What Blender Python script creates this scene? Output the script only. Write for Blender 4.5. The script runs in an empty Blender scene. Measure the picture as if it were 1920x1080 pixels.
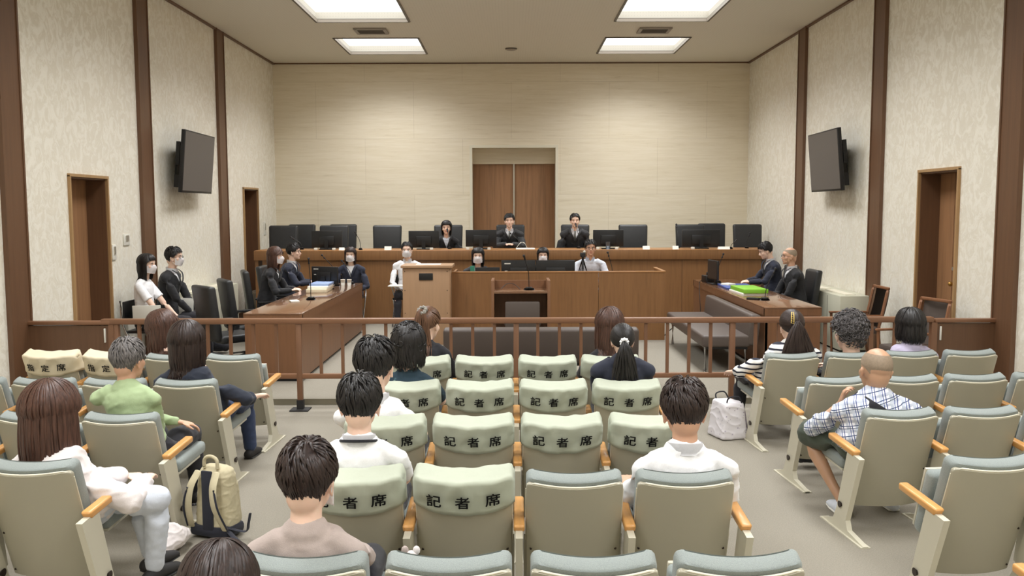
import bpy, bmesh, math, random
from mathutils import Vector, Matrix, Quaternion, noise
random.seed(7)
V = Vector
PI = math.pi
scene = bpy.context.scene
COL = scene.collection
R = math.radians

# ------------------------------------------------------------------ camera
F_PX = 1700.0
CAMZ = 1.85
cam = bpy.data.cameras.new('camera')
cam.sensor_width = 36.0
cam.lens = F_PX / 1920.0 * 36.0
cam.clip_start = 0.05
camo = bpy.data.objects.new('camera', cam)
COL.objects.link(camo)
PITCH = math.atan(150 / F_PX)
camo.matrix_world = Matrix.Translation((0.003, 0, CAMZ)) @ Matrix.Rotation(PI / 2 - PITCH, 4, 'X') @ Matrix.Rotation(-0.0028, 4, 'Z')
scene.camera = camo
CM = camo.matrix_world.copy()

def ray(px, py):
    d = V(((px - 960) / F_PX, -(py - 540) / F_PX, -1.0))
    return CM.to_3x3() @ d

def at(px, py, Y):
    """point on the plane y=Y seen at that place of the photograph"""
    r = ray(px, py)
    return CM.translation + r * (Y / r.y)

def at_x(px, py, X):
    r = ray(px, py)
    return CM.translation + r * ((X - CM.translation.x) / r.x)

def at_z(px, py, Z):
    r = ray(px, py)
    return CM.translation + r * ((Z - CAMZ) / r.z)

# ------------------------------------------------------------------ materials
def s2l(c):
    return tuple(((x / 255.0) / 12.92 if x / 255.0 <= 0.04045 else ((x / 255.0 + 0.055) / 1.055) ** 2.4) for x in c[:3]) + (1.0,)

MATS = {}
def mat(name, rgb, rough=0.6, metal=0.0, spec=0.5, noise_s=0.0, noise_amt=0.0, bump=0.0, bump_s=200.0, sheen=0.0,
        scale=(1, 1, 1), coat=0.0, trans=0.0, emit=0.0, detail=3.0, sss=0.0):
    m = bpy.data.materials.new(name)
    m.use_nodes = True
    nt = m.node_tree
    b = nt.nodes['Principled BSDF']
    b.inputs['Base Color'].default_value = s2l(rgb)
    b.inputs['Roughness'].default_value = rough
    b.inputs['Metallic'].default_value = metal
    b.inputs['Specular IOR Level'].default_value = spec
    b.inputs['Sheen Weight'].default_value = sheen
    b.inputs['Coat Weight'].default_value = coat
    b.inputs['Transmission Weight'].default_value = trans
    if sss:
        b.inputs['Subsurface Weight'].default_value = sss
        b.inputs['Subsurface Radius'].default_value = (0.02, 0.008, 0.004)
        b.inputs['Subsurface Scale'].default_value = 0.4
    if emit:
        b.inputs['Emission Color'].default_value = s2l(rgb)
        b.inputs['Emission Strength'].default_value = emit
    if noise_amt or bump:
        tc = nt.nodes.new('ShaderNodeTexCoord')
        mp = nt.nodes.new('ShaderNodeMapping')
        mp.inputs['Scale'].default_value = scale
        nt.links.new(tc.outputs['Object'], mp.inputs['Vector'])
    if noise_amt:
        n = nt.nodes.new('ShaderNodeTexNoise')
        n.inputs['Scale'].default_value = noise_s
        n.inputs['Detail'].default_value = detail
        n.inputs['Roughness'].default_value = 0.6
        nt.links.new(mp.outputs['Vector'], n.inputs['Vector'])
        cr = nt.nodes.new('ShaderNodeValToRGB')
        c = s2l(rgb)
        cr.color_ramp.elements[0].position = 0.3
        cr.color_ramp.elements[1].position = 0.7
        cr.color_ramp.elements[0].color = tuple(x * (1 - noise_amt) for x in c[:3]) + (1,)
        cr.color_ramp.elements[1].color = tuple(min(1, x * (1 + noise_amt)) for x in c[:3]) + (1,)
        nt.links.new(n.outputs['Fac'], cr.inputs['Fac'])
        nt.links.new(cr.outputs['Color'], b.inputs['Base Color'])
    if bump:
        n2 = nt.nodes.new('ShaderNodeTexNoise')
        n2.inputs['Scale'].default_value = bump_s
        n2.inputs['Detail'].default_value = 3
        nt.links.new(mp.outputs['Vector'], n2.inputs['Vector'])
        bp = nt.nodes.new('ShaderNodeBump')
        bp.inputs['Strength'].default_value = bump
        bp.inputs['Distance'].default_value = 0.004
        nt.links.new(n2.outputs['Fac'], bp.inputs['Height'])
        nt.links.new(bp.outputs['Normal'], b.inputs['Normal'])
    MATS[name] = m
    return m

def nodes_of(m):
    return m.node_tree, m.node_tree.nodes['Principled BSDF']

def N(nt, t, **kw):
    n = nt.nodes.new(t)
    for k, v in kw.items():
        if k in n.inputs.keys():
            n.inputs[k].default_value = v
        else:
            setattr(n, k, v)
    return n

def ramp(nt, stops):
    cr = nt.nodes.new('ShaderNodeValToRGB')
    el = cr.color_ramp.elements
    while len(el) < len(stops):
        el.new(0.5)
    for e, (p, c) in zip(el, stops):
        e.position = p
        e.color = c
    return cr

def wood(name, rgb, scale=(14, 14, 1.0), amt=0.16, rough=0.45, coat=0.0):
    """straight grained veneer: noise stretched along the grain"""
    m = mat(name, rgb, rough=rough, coat=coat)
    nt, b = nodes_of(m)
    tc = N(nt, 'ShaderNodeTexCoord')
    mp = N(nt, 'ShaderNodeMapping'); mp.inputs['Scale'].default_value = scale
    nt.links.new(tc.outputs['Object'], mp.inputs['Vector'])
    n = N(nt, 'ShaderNodeTexNoise'); n.inputs['Scale'].default_value = 2.2; n.inputs['Detail'].default_value = 8; n.inputs['Roughness'].default_value = 0.62
    nt.links.new(mp.outputs['Vector'], n.inputs['Vector'])
    c = s2l(rgb)
    cr = ramp(nt, [(0.25, tuple(x * (1 - amt * 1.5) for x in c[:3]) + (1,)), (0.5, c), (0.78, tuple(x * (1 + amt) for x in c[:3]) + (1,))])
    nt.links.new(n.outputs['Fac'], cr.inputs['Fac'])
    nt.links.new(cr.outputs['Color'], b.inputs['Base Color'])
    return m

M = {}
M['bench_wood'] = wood('bench_wood', (138, 98, 60), amt=0.14)
M['bench_top'] = wood('bench_top', (160, 114, 70), scale=(1, 14, 14), amt=0.12, rough=0.35)
M['desk_wood'] = wood('desk_wood', (126, 88, 60), amt=0.12)
M['desk_top'] = wood('desk_top', (128, 94, 70), scale=(12, 1, 12), amt=0.14, rough=0.16, coat=0.5)
M['lectern_wood'] = wood('lectern_wood', (172, 138, 106), amt=0.06)
M['door_wood'] = wood('door_wood', (152, 112, 78), scale=(10, 10, 0.5), amt=0.24, rough=0.5)
M['dark_wood'] = wood('dark_wood', (104, 74, 52), scale=(16, 16, 0.6), amt=0.14, rough=0.45)
M['rail_wood'] = wood('rail_wood', (132, 94, 68), scale=(1, 14, 14), amt=0.10, rough=0.4)
M['post_wood'] = wood('post_wood', (126, 90, 66), amt=0.10, rough=0.4)
M['arm_wood'] = wood('arm_wood', (214, 158, 92), scale=(20, 2, 20), amt=0.12, rough=0.35, coat=0.2)
M['chair_wood'] = wood('chair_wood', (136, 92, 62), amt=0.12)
M['frame_wood'] = wood('frame_wood', (170, 136, 94), amt=0.1)
M['shell'] = mat('seat_shell', (172, 167, 148), rough=0.42, noise_s=1.2, noise_amt=0.03)
M['shell_side'] = mat('seat_shell_side', (200, 196, 178), rough=0.4)
M['piping'] = mat('seat_piping', (226, 220, 200), rough=0.5)
M['seat_fabric'] = mat('seat_fabric', (144, 152, 149), rough=0.9, noise_s=260, noise_amt=0.12, bump=0.5, bump_s=420, sheen=0.2)
M['steel_cream'] = mat('cream_steel', (208, 203, 184), rough=0.4)
M['bolt'] = mat('bolt_dark', (60, 50, 44), rough=0.4, metal=0.6)
M['cover_green'] = mat('cover_green_cloth', (184, 190, 172), rough=0.95, noise_s=5, noise_amt=0.04, bump=0.4, bump_s=26, sheen=0.1)
M['cover_cream'] = mat('cover_cream_cloth', (228, 216, 188), rough=0.95, noise_s=6, noise_amt=0.04, bump=0.4, bump_s=26)
M['ink'] = mat('black_ink', (24, 24, 26), rough=0.8)
M['leather'] = mat('black_leather', (42, 43, 44), rough=0.42, bump=0.25, bump_s=300, noise_s=20, noise_amt=0.1)
M['black_plastic'] = mat('black_plastic', (26, 26, 27), rough=0.4)
M['screen'] = mat('dark_screen', (50, 46, 44), rough=0.35)
M['tv_screen'] = mat('tv_screen', (92, 86, 82), rough=0.5)
M['sofa'] = mat('brown_vinyl', (84, 74, 68), rough=0.5, bump=0.15, bump_s=240)
M['chrome'] = mat('chrome', (200, 200, 200), rough=0.25, metal=1.0)
M['white_plastic'] = mat('white_plastic', (226, 224, 214), rough=0.45)
M['paper'] = mat('white_paper', (240, 238, 228), rough=0.8)
M['ac_beige'] = mat('ac_beige', (198, 196, 176), rough=0.5)
M['green_file'] = mat('green_file', (128, 190, 52), rough=0.5)
M['blue_file'] = mat('blue_file', (62, 84, 150), rough=0.5)
M['pale_blue_file'] = mat('pale_blue_file', (150, 170, 210), rough=0.5)
M['brass'] = mat('brass', (176, 136, 72), rough=0.35, metal=0.8)
M['silver'] = mat('silver', (196, 192, 180), rough=0.35, metal=0.7)
M['lens'] = mat('clear_lens', (120, 120, 120), rough=0.1)
M['dark_rubber'] = mat('dark_rubber', (34, 32, 32), rough=0.7)

# ------------------------------------------------------------------ mesh helpers
def nb():
    return bmesh.new()

def add_box(bm, c, s, rot=None, bevel=0.0, seg=2, taper=None):
    g = bmesh.ops.create_cube(bm, size=1.0)
    vs = g['verts']
    for v in vs:
        v.co = V((v.co.x * s[0], v.co.y * s[1], v.co.z * s[2]))
        if taper and v.co.z > 0:
            v.co.x *= taper[0]; v.co.y *= taper[1]
    if bevel > 0:
        es = set()
        for v in vs:
            es.update(v.link_edges)
        r = bmesh.ops.bevel(bm, geom=list(es), offset=bevel, segments=seg, affect='EDGES', profile=0.5)
        vs = list({v for f in r['faces'] for v in f.verts} | {v for v in vs if v.is_valid})
    T = Matrix.Translation(c)
    if rot is not None:
        T = T @ (rot.to_4x4() if not isinstance(rot, Matrix) or len(rot) == 3 else rot)
    for v in vs:
        v.co = T @ v.co
    return vs

def rz(a):
    return Matrix.Rotation(a, 3, 'Z')
def rx(a):
    return Matrix.Rotation(a, 3, 'X')
def ry(a):
    return Matrix.Rotation(a, 3, 'Y')

def add_prism(bm, poly, h, mtx):
    """poly in local xy, extruded 0..h along local z, then placed by a 4x4"""
    a = [bm.verts.new(mtx @ V((x, y, 0))) for x, y in poly]
    b = [bm.verts.new(mtx @ V((x, y, h))) for x, y in poly]
    n = len(poly)
    bm.faces.new(list(reversed(a))); bm.faces.new(b)
    for i in range(n):
        j = (i + 1) % n
        bm.faces.new((a[i], a[j], b[j], b[i]))

def frame_from(t, up=V((0, 0, 1))):
    t = t.normalized()
    a = t.cross(up)
    if a.length < 1e-4:
        a = t.cross(V((0, 1, 0)))
    a.normalize()
    b = a.cross(t).normalized()
    return a, b

def add_loft(bm, pts, radii, n=12, axes=None, cap=True, up=V((0, 0, 1))):
    """tube through pts with radius r or (ra, rb) at each; round ends"""
    pts = [V(p) for p in pts]
    rad = [(r, r) if not isinstance(r, (tuple, list)) else r for r in radii]
    m = len(pts)
    rings = []
    pa = None
    def ring(p, a, b, ra, rb):
        return [bm.verts.new(p + a * (math.cos(2 * PI * k / n) * ra) + b * (math.sin(2 * PI * k / n) * rb)) for k in range(n)]
    fr = []
    for i in range(m):
        t = (pts[min(i + 1, m - 1)] - pts[max(i - 1, 0)])
        if t.length < 1e-6: t = V((0, 0, 1))
        if axes is not None:
            a = V(axes); tt = t.normalized(); a = (a - tt * a.dot(tt)).normalized(); b = tt.cross(a)
        elif pa is None:
            a, b = frame_from(t, up)
        else:
            tt = t.normalized()
            a = (pa - tt * pa.dot(tt))
            if a.length < 1e-4: a, b = frame_from(t, up)
            a.normalize(); b = tt.cross(a)
        pa = a
        fr.append((a, b, t.normalized()))
    if cap:
        a, b, t = fr[0]; ra, rb = rad[0]; q = min(ra, rb)
        for f in (0.35, 0.75):
            ang = f * PI / 2
            rings.append(ring(pts[0] - t * q * math.cos(ang), a, b, ra * math.sin(ang), rb * math.sin(ang)))
    for i in range(m):
        a, b, t = fr[i]
        rings.append(ring(pts[i], a, b, *rad[i]))
    if cap:
        a, b, t = fr[-1]; ra, rb = rad[-1]; q = min(ra, rb)
        for f in (0.75, 0.35):
            ang = f * PI / 2
            rings.append(ring(pts[-1] + t * q * math.cos(ang), a, b, ra * math.sin(ang), rb * math.sin(ang)))
    for r0, r1 in zip(rings[:-1], rings[1:]):
        for k in range(n):
            j = (k + 1) % n
            bm.faces.new((r0[k], r0[j], r1[j], r1[k]))
    bm.faces.new(list(reversed(rings[0]))); bm.faces.new(rings[-1])

def add_tube(bm, pts, r, n=8):
    add_loft(bm, pts, [r] * len(pts), n=n, cap=False)

def add_cyl(bm, p0, p1, r, n=16, r2=None):
    add_loft(bm, [p0, p1], [r, r if r2 is None else r2], n=n, cap=False)

def add_ball(bm, c, r, sub=2, rot=None):
    r = (r, r, r) if not isinstance(r, (tuple, list)) else r
    T = Matrix.Translation(c)
    if rot is not None: T = T @ rot.to_4x4()
    T = T @ Matrix.Diagonal((r[0], r[1], r[2], 1))
    bmesh.ops.create_icosphere(bm, subdivisions=sub, radius=1.0, matrix=T)

def add_grid(bm, fn, nu, nv, closed_u=False):
    g = [[bm.verts.new(fn(i / (nu - (0 if closed_u else 1)), j / (nv - 1))) for j in range(nv)] for i in range(nu)]
    for i in range(nu if closed_u else nu - 1):
        for j in range(nv - 1):
            a = g[i][j]; b = g[(i + 1) % nu][j]; c = g[(i + 1) % nu][j + 1]; d = g[i][j + 1]
            bm.faces.new((a, b, c, d))
    return g

def smooth_curve(pts, n=8):
    """Catmull-Rom through pts"""
    pts = [V(p) for p in pts]
    P = [pts[0] * 2 - pts[1]] + pts + [pts[-1] * 2 - pts[-2]]
    out = []
    for i in range(1, len(P) - 2):
        for k in range(n):
            t = k / n
            a, b, c, d = P[i - 1], P[i], P[i + 1], P[i + 2]
            out.append(0.5 * ((2 * b) + (c - a) * t + (2 * a - 5 * b + 4 * c - d) * t * t + (3 * b - a - 3 * c + d) * t ** 3))
    out.append(pts[-1])
    return out

def obj(name, bm, m, parent=None, smooth=None, loc=None, mesh=None):
    """link one mesh object; smooth = angle in degrees or None for flat"""
    if mesh is None:
        me = bpy.data.meshes.new(name)
        bmesh.ops.recalc_face_normals(bm, faces=bm.faces)
        if smooth is not None:
            lim = math.radians(smooth)
            for f in bm.faces: f.smooth = True
            for e in bm.edges:
                if len(e.link_faces) == 2 and e.calc_face_angle(0) > lim:
                    e.smooth = False
        bm.to_mesh(me); bm.free()
    else:
        me = mesh
    if isinstance(m, (list, tuple)):
        for x in m: me.materials.append(x)
    elif m is not None and not me.materials:
        me.materials.append(m)
    o = bpy.data.objects.new(name, me)
    COL.objects.link(o)
    if parent is not None: o.parent = parent
    if loc is not None: o.location = loc
    return o

def tag(o, label=None, cat=None, group=None, kind=None):
    if label: o['label'] = label
    if cat: o['category'] = cat
    if group: o['group'] = group
    if kind: o['kind'] = kind
    return o

def thing(name, label, cat, loc=(0, 0, 0), rotz=0.0, group=None):
    o = bpy.data.objects.new(name, None)
    o.empty_display_size = 0.1
    COL.objects.link(o)
    o.location = loc; o.rotation_euler = (0, 0, rotz)
    return tag(o, label, cat, group)

def copy_tree(o, parent=None):
    c = o.copy(); COL.objects.link(c)
    if parent is not None: c.parent = parent
    for ch in [x for x in o.children]:
        copy_tree(ch, c)
    return c

def dup(o, loc, rotz, label, group=None):
    c = copy_tree(o)
    c.location = loc; c.rotation_euler = (0, 0, rotz)
    c['label'] = label
    if group: c['group'] = group
    return c

def struct(name, bm, m, smooth=None):
    o = obj(name, bm, m, smooth=smooth)
    o['kind'] = 'structure'
    return o

def boxes(name, lst, m, parent=None, bevel=0.0, kind=None, smooth=None):
    bm = nb()
    for c, s in lst:
        add_box(bm, c, s, bevel=bevel)
    o = obj(name, bm, m, parent, smooth=smooth if smooth is not None else (30 if bevel else None))
    if kind: o['kind'] = kind
    return o
# ------------------------------------------------------------------ room shell
XW, YB, YF, ZC = 4.45, 17.2, -2.2, 4.55
FZ = 0.055          # the well of the court is one low step up
WT = 0.3

# patterned wallpaper on the side walls
wp = mat('leaf_wallpaper', (206, 198, 170), rough=0.55)
nt, b = nodes_of(wp)
tc = N(nt, 'ShaderNodeTexCoord')
mp = N(nt, 'ShaderNodeMapping'); mp.inputs['Scale'].default_value = (1, 1, 0.8)
nt.links.new(tc.outputs['Object'], mp.inputs['Vector'])
n1 = N(nt, 'ShaderNodeTexNoise'); n1.inputs['Scale'].default_value = 8.0; n1.inputs['Detail'].default_value = 5; n1.inputs['Roughness'].default_value = 0.68; n1.inputs['Distortion'].default_value = 1.6
nt.links.new(mp.outputs['Vector'], n1.inputs['Vector'])
r1 = ramp(nt, [(0.45, s2l((230, 224, 208))), (0.57, s2l((244, 240, 227)))])
nt.links.new(n1.outputs['Fac'], r1.inputs['Fac'])
n2 = N(nt, 'ShaderNodeTexNoise'); n2.inputs['Scale'].default_value = 90; n2.inputs['Detail'].default_value = 2
nt.links.new(mp.outputs['Vector'], n2.inputs['Vector'])
mx = N(nt, 'ShaderNodeMix', data_type='RGBA', blend_type='MULTIPLY')
mx.inputs[0].default_value = 0.18
r2 = ramp(nt, [(0.3, (0.85, 0.85, 0.84, 1)), (0.7, (1, 1, 1, 1))])
nt.links.new(n2.outputs['Fac'], r2.inputs['Fac'])
nt.links.new(r1.outputs['Color'], mx.inputs[6]); nt.links.new(r2.outputs['Color'], mx.inputs[7])
nt.links.new(mx.outputs[2], b.inputs['Base Color'])
rr = ramp(nt, [(0.44, (0.8, 0.8, 0.8, 1)), (0.56, (0.32, 0.32, 0.32, 1))])
nt.links.new(n1.outputs['Fac'], rr.inputs['Fac']); nt.links.new(rr.outputs['Color'], b.inputs['Roughness'])
bp = N(nt, 'ShaderNodeBump'); bp.inputs['Strength'].default_value = 0.5; bp.inputs['Distance'].default_value = 0.008
nt.links.new(n1.outputs['Fac'], bp.inputs['Height']); nt.links.new(bp.outputs['Normal'], b.inputs['Normal'])

# travertine slabs on the end wall
tv = mat('travertine', (205, 190, 160), rough=0.55)
nt, b = nodes_of(tv)
tc = N(nt, 'ShaderNodeTexCoord')
mp = N(nt, 'ShaderNodeMapping'); mp.inputs['Scale'].default_value = (0.7, 1, 11)
nt.links.new(tc.outputs['Object'], mp.inputs['Vector'])
n1 = N(nt, 'ShaderNodeTexNoise'); n1.inputs['Scale'].default_value = 2.0; n1.inputs['Detail'].default_value = 9; n1.inputs['Roughness'].default_value = 0.7; n1.inputs['Distortion'].default_value = 0.5
nt.links.new(mp.outputs['Vector'], n1.inputs['Vector'])
r1 = ramp(nt, [(0.24, s2l((208, 194, 168))), (0.40, s2l((229, 218, 193))), (0.6, s2l((236, 226, 204))), (0.8, s2l((240, 231, 212)))])
nt.links.new(n1.outputs['Fac'], r1.inputs['Fac'])
n9 = N(nt, 'ShaderNodeTexNoise'); n9.inputs['Scale'].default_value = 6.5; n9.inputs['Detail'].default_value = 4; n9.inputs['Roughness'].default_value = 0.75
nt.links.new(mp.outputs['Vector'], n9.inputs['Vector'])
r9 = ramp(nt, [(0.24, (0.72, 0.68, 0.6, 1)), (0.33, (1, 1, 1, 1))]); nt.links.new(n9.outputs['Fac'], r9.inputs['Fac'])
m9 = N(nt, 'ShaderNodeMix', data_type='RGBA', blend_type='MULTIPLY'); m9.inputs[0].default_value = 1.0
nt.links.new(r1.outputs['Color'], m9.inputs[6]); nt.links.new(r9.outputs['Color'], m9.inputs[7])
# slab joints: brick texture in x,z
sx = N(nt, 'ShaderNodeSeparateXYZ'); nt.links.new(tc.outputs['Object'], sx.inputs[0])
cx = N(nt, 'ShaderNodeCombineXYZ'); nt.links.new(sx.outputs[0], cx.inputs[0]); nt.links.new(sx.outputs[2], cx.inputs[1])
br = N(nt, 'ShaderNodeTexBrick'); br.offset = 0.5
br.inputs['Scale'].default_value = 1.0; br.inputs['Brick Width'].default_value = 1.83; br.inputs['Row Height'].default_value = 1.05
br.inputs['Mortar Size'].default_value = 0.004; br.inputs['Mortar Smooth'].default_value = 0.2
br.inputs['Color1'].default_value = (1, 1, 1, 1); br.inputs['Color2'].default_value = (0.975, 0.972, 0.965, 1); br.inputs['Mortar'].default_value = (0.84, 0.82, 0.79, 1)
nt.links.new(cx.outputs[0], br.inputs['Vector'])
mx = N(nt, 'ShaderNodeMix', data_type='RGBA', blend_type='MULTIPLY'); mx.inputs[0].default_value = 1.0
nt.links.new(m9.outputs[2], mx.inputs[6]); nt.links.new(br.outputs['Color'], mx.inputs[7])
nt.links.new(mx.outputs[2], b.inputs['Base Color'])

# perforated ceiling board
cl = mat('ceiling_board', (200, 190, 166), rough=0.85)
nt, b = nodes_of(cl)
tc = N(nt, 'ShaderNodeTexCoord')
vo = N(nt, 'ShaderNodeTexVoronoi'); vo.inputs['Scale'].default_value = 24; vo.inputs['Randomness'].default_value = 0.0
nt.links.new(tc.outputs['Object'], vo.inputs['Vector'])
r1 = ramp(nt, [(0.16, s2l((190, 185, 170))), (0.26, s2l((222, 217, 203)))])
nt.links.new(vo.outputs['Distance'], r1.inputs['Fac']); nt.links.new(r1.outputs['Color'], b.inputs['Base Color'])

carpet = mat('carpet', (143, 137, 124), rough=0.95, noise_s=140, noise_amt=0.16, bump=0.6, bump_s=260, detail=4)
M['carpet'] = carpet

def wall_side(name, s):
    """side wall with its door openings, s=-1 left, 1 right"""
    bm = nb()
    x0 = s * XW
    doors = [(9.17, 10.0, 2.18), (15.1, 15.92, 2.18)] if s < 0 else [(9.06, 9.92, 2.22)]
    ys = [YF]
    for a, c, z in doors: ys += [a, c]
    ys.append(YB + 0.3)
    for i in range(0, len(ys), 2):
        a, c = ys[i], ys[i + 1]
        add_box(bm, (x0 + s * WT / 2, (a + c) / 2, ZC / 2), (WT, c - a, ZC))
    for a, c, z in doors:
        add_box(bm, (x0 + s * WT / 2, (a + c) / 2, (ZC + z) / 2), (WT, c - a, ZC - z))
    struct(name, bm, wp)
    for k, (a, c, z) in enumerate(doors):
        num = {(-1, 0): 1, (-1, 1): 2, (1, 0): 3}[(s, k)]
        d = bpy.data.objects.new('door_%d' % num, None); COL.objects.link(d); d['kind'] = 'structure'
        d.location = (x0, (a + c) / 2, 0)
        L = lambda x, y, zz: (x - x0, y - (a + c) / 2, zz)
        rec = 0.21
        h = z - FZ
        if s > 0:   # two leaves meeting in the middle
            boxes('door_leaf', [(L(x0 + s * (rec + 0.02), a + (c - a) * 0.30, FZ + h / 2), (0.04, (c - a) * 0.58, h))], M['door_wood'], d)
            boxes('door_leaf', [(L(x0 + s * (rec + 0.02), a + (c - a) * 0.80, FZ + h / 2), (0.04, (c - a) * 0.40, h))], M['door_wood'], d)
        else:
            boxes('door_leaf', [(L(x0 + s * (rec + 0.02), (a + c) / 2, FZ + h / 2), (0.04, c - a, h))], M['door_wood'], d)
        t = 0.018
        boxes('door_jamb', [(L(x0 + s * rec / 2, a + t / 2, FZ + h / 2), (rec, t, h)), (L(x0 + s * rec / 2, c - t / 2, FZ + h / 2), (rec, t, h)),
                            (L(x0 + s * rec / 2, (a + c) / 2, z - t / 2), (rec, c - a, t))], M['dark_wood'], d)
        boxes('door_frame', [(L(x0 - s * 0.012, a - 0.012, FZ + h / 2), (0.03, 0.028, h + 0.02)), (L(x0 - s * 0.012, c + 0.012, FZ + h / 2), (0.03, 0.028, h + 0.02)),
                             (L(x0 - s * 0.012, (a + c) / 2, z + 0.014), (0.034, c - a + 0.052, 0.03))], M['frame_wood'], d)
        bm = nb()
        ky = a + 0.1 if s < 0 else a + (c - a) * 0.53
        kx = x0 + s * (rec - 0.03)
        add_cyl(bm, L(kx + s * 0.04, ky, 1.04), L(kx, ky, 1.04), 0.011)
        add_ball(bm, L(kx - s * 0.01, ky, 1.04), 0.026)
        obj('door_knob', bm, M['brass'], d, smooth=40)
        bm = nb(); add_cyl(bm, L(kx + s * 0.03, ky, 1.2), L(kx + s * 0.005, ky, 1.2), 0.02)
        obj('door_lock', bm, M['silver'], d, smooth=40)

wall_side('wall_left', -1)
wall_side('wall_right', 1)

bm = nb()
dx0, dx1, dz = at(885, 300, YB).x, at(1042, 300, YB).x, 2.98
add_box(bm, ((-XW + dx0) / 2, YB + 0.25, ZC / 2), (dx0 + XW, 0.5, ZC))
add_box(bm, ((XW + dx1) / 2, YB + 0.25, ZC / 2), (XW - dx1, 0.5, ZC))
add_box(bm, ((dx0 + dx1) / 2, YB + 0.25, (ZC + dz) / 2), (dx1 - dx0, 0.5, ZC - dz))
struct('wall_back', bm, tv)
# the judges' double door
d = bpy.data.objects.new('door_4', None); COL.objects.link(d); d['kind'] = 'structure'
xc = (dx0 + dx1) / 2; w = dx1 - dx0
d.location = (xc, YB, 0)
rec = 0.32
ztop = 2.69
boxes('door_header', [((0, rec, (dz + ztop) / 2), (w, 0.06, dz - ztop))], tv, d)
boxes('door_leaf', [((-w / 4, rec + 0.03, ztop / 2), (w / 2 - 0.012, 0.04, ztop))], M['door_wood'], d)
boxes('door_leaf', [((w / 4, rec + 0.03, ztop / 2), (w / 2 - 0.012, 0.04, ztop))], M['door_wood'], d)
boxes('door_astragal', [((0, rec - 0.005, ztop / 2), (0.028, 0.03, ztop))], M['silver'], d)
boxes('door_frame', [((-w / 2 - 0.02, -0.006, dz / 2), (0.05, 0.03, dz)), ((w / 2 + 0.02, -0.006, dz / 2), (0.05, 0.03, dz)), ((0, -0.006, dz + 0.02), (w + 0.09, 0.03, 0.05))], M['piping'], d)
boxes('door_rail', [((0, rec - 0.004, ztop + 0.012), (w, 0.03, 0.03))], M['frame_wood'], d)

bm = nb(); add_box(bm, (0, YF - 0.15, ZC / 2), (2 * XW + 0.6, 0.3, ZC)); struct('wall_front', bm, wp)
bm = nb(); add_box(bm, (0, (YF + YB) / 2, -0.1), (2 * XW + 0.6, YB - YF + 0.8, 0.2)); struct('floor', bm, carpet)
YS = 8.46
bm = nb(); add_box(bm, (0, (YS + YB) / 2, FZ / 2), (2 * XW, YB - YS, FZ)); struct('floor_well', bm, carpet)
boxes('trim_step', [((0, YS - 0.006, FZ / 2), (2 * XW, 0.012, FZ + 0.004))], mat('step_edge', (128, 122, 104), rough=0.6), kind='structure')
bm = nb(); add_box(bm, (0, (15.05 + YB) / 2, 0.25), (2 * XW - 0.02, YB - 15.05, 0.4)); struct('floor_dais', bm, carpet)

# ceiling with square openings for the recessed light panels
LX = [(-2.83, -1.47), (1.5, 2.86)]
LYS = [(0.95 - 2.75, 2.45 - 2.75)] + [(0.95 + 2.75 * k, 2.45 + 2.75 * k) for k in range(0, 6)]
bm = nb()
xs = [-XW - 0.3, LX[0][0], LX[0][1], LX[1][0], LX[1][1], XW + 0.3]
ys = [YF - 0.3]
for a, c in LYS: ys += [a, c]
ys.append(YB + 0.5)
for i in range(len(xs) - 1):
    for j in range(len(ys) - 1):
        if i in (1, 3) and j % 2 == 1: continue
        add_box(bm, ((xs[i] + xs[i + 1]) / 2, (ys[j] + ys[j + 1]) / 2, ZC + 0.1), (xs[i + 1] - xs[i], ys[j + 1] - ys[j], 0.2))
struct('ceiling', bm, cl)
bm = nb(); add_box(bm, (0, (YF + YB) / 2, ZC + 0.26), (2 * XW + 0.6, YB - YF + 0.8, 0.1)); struct('ceiling_slab', bm, cl)

LIGHT = bpy.data.materials.new('light_diffuser'); LIGHT.use_nodes = True
nt = LIGHT.node_tree
nt.nodes.remove(nt.nodes['Principled BSDF'])
em = nt.nodes.new('ShaderNodeEmission'); em.inputs['Color'].default_value = (0.985, 0.99, 1.0, 1); em.inputs['Strength'].default_value = 2.2
nt.links.new(em.outputs[0], nt.nodes['Material Output'].inputs['Surface'])
frame_dark = mat('light_frame', (96, 88, 76), rough=0.5)
rowname = ['rearmost row over the entrance', 'row above the back seats', 'row above the nearest seats', 'row above the public seats', 'row just past the bar', 'second row from the bench wall', 'row nearest the bench wall']
for j, (a, c) in enumerate(LYS):
    for i, (x0, x1) in enumerate(LX):
        side = 'left' if i == 0 else 'right'
        t = thing('ceiling_light', 'square recessed ceiling light on the %s side, %s' % (side, rowname[j]), 'ceiling light', ((x0 + x1) / 2, (a + c) / 2, ZC), 0, 'square recessed ceiling lights')
        w, l = x1 - x0, c - a
        la = bpy.data.lights.new('panel_light', 'AREA'); la.shape = 'RECTANGLE'; la.size = w; la.size_y = l
        la.energy = 66.0; la.spread = R(135); la.color = (0.985, 0.99, 1.0)
        lo = bpy.data.objects.new('panel_light', la); COL.objects.link(lo); lo.parent = t; lo.location = (0, 0, 0.03)
        boxes('diffuser', [((0, 0, 0.15), (w + 0.04, l + 0.04, 0.02))], LIGHT, t)
        boxes('frame', [((-w / 2 + 0.006, 0, 0.012), (0.03, l, 0.05)), ((w / 2 - 0.006, 0, 0.012), (0.03, l, 0.05)), ((0, -l / 2 + 0.006, 0.012), (w, 0.03, 0.05)), ((0, l / 2 - 0.006, 0.012), (w, 0.03, 0.05))], frame_dark, t)

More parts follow.
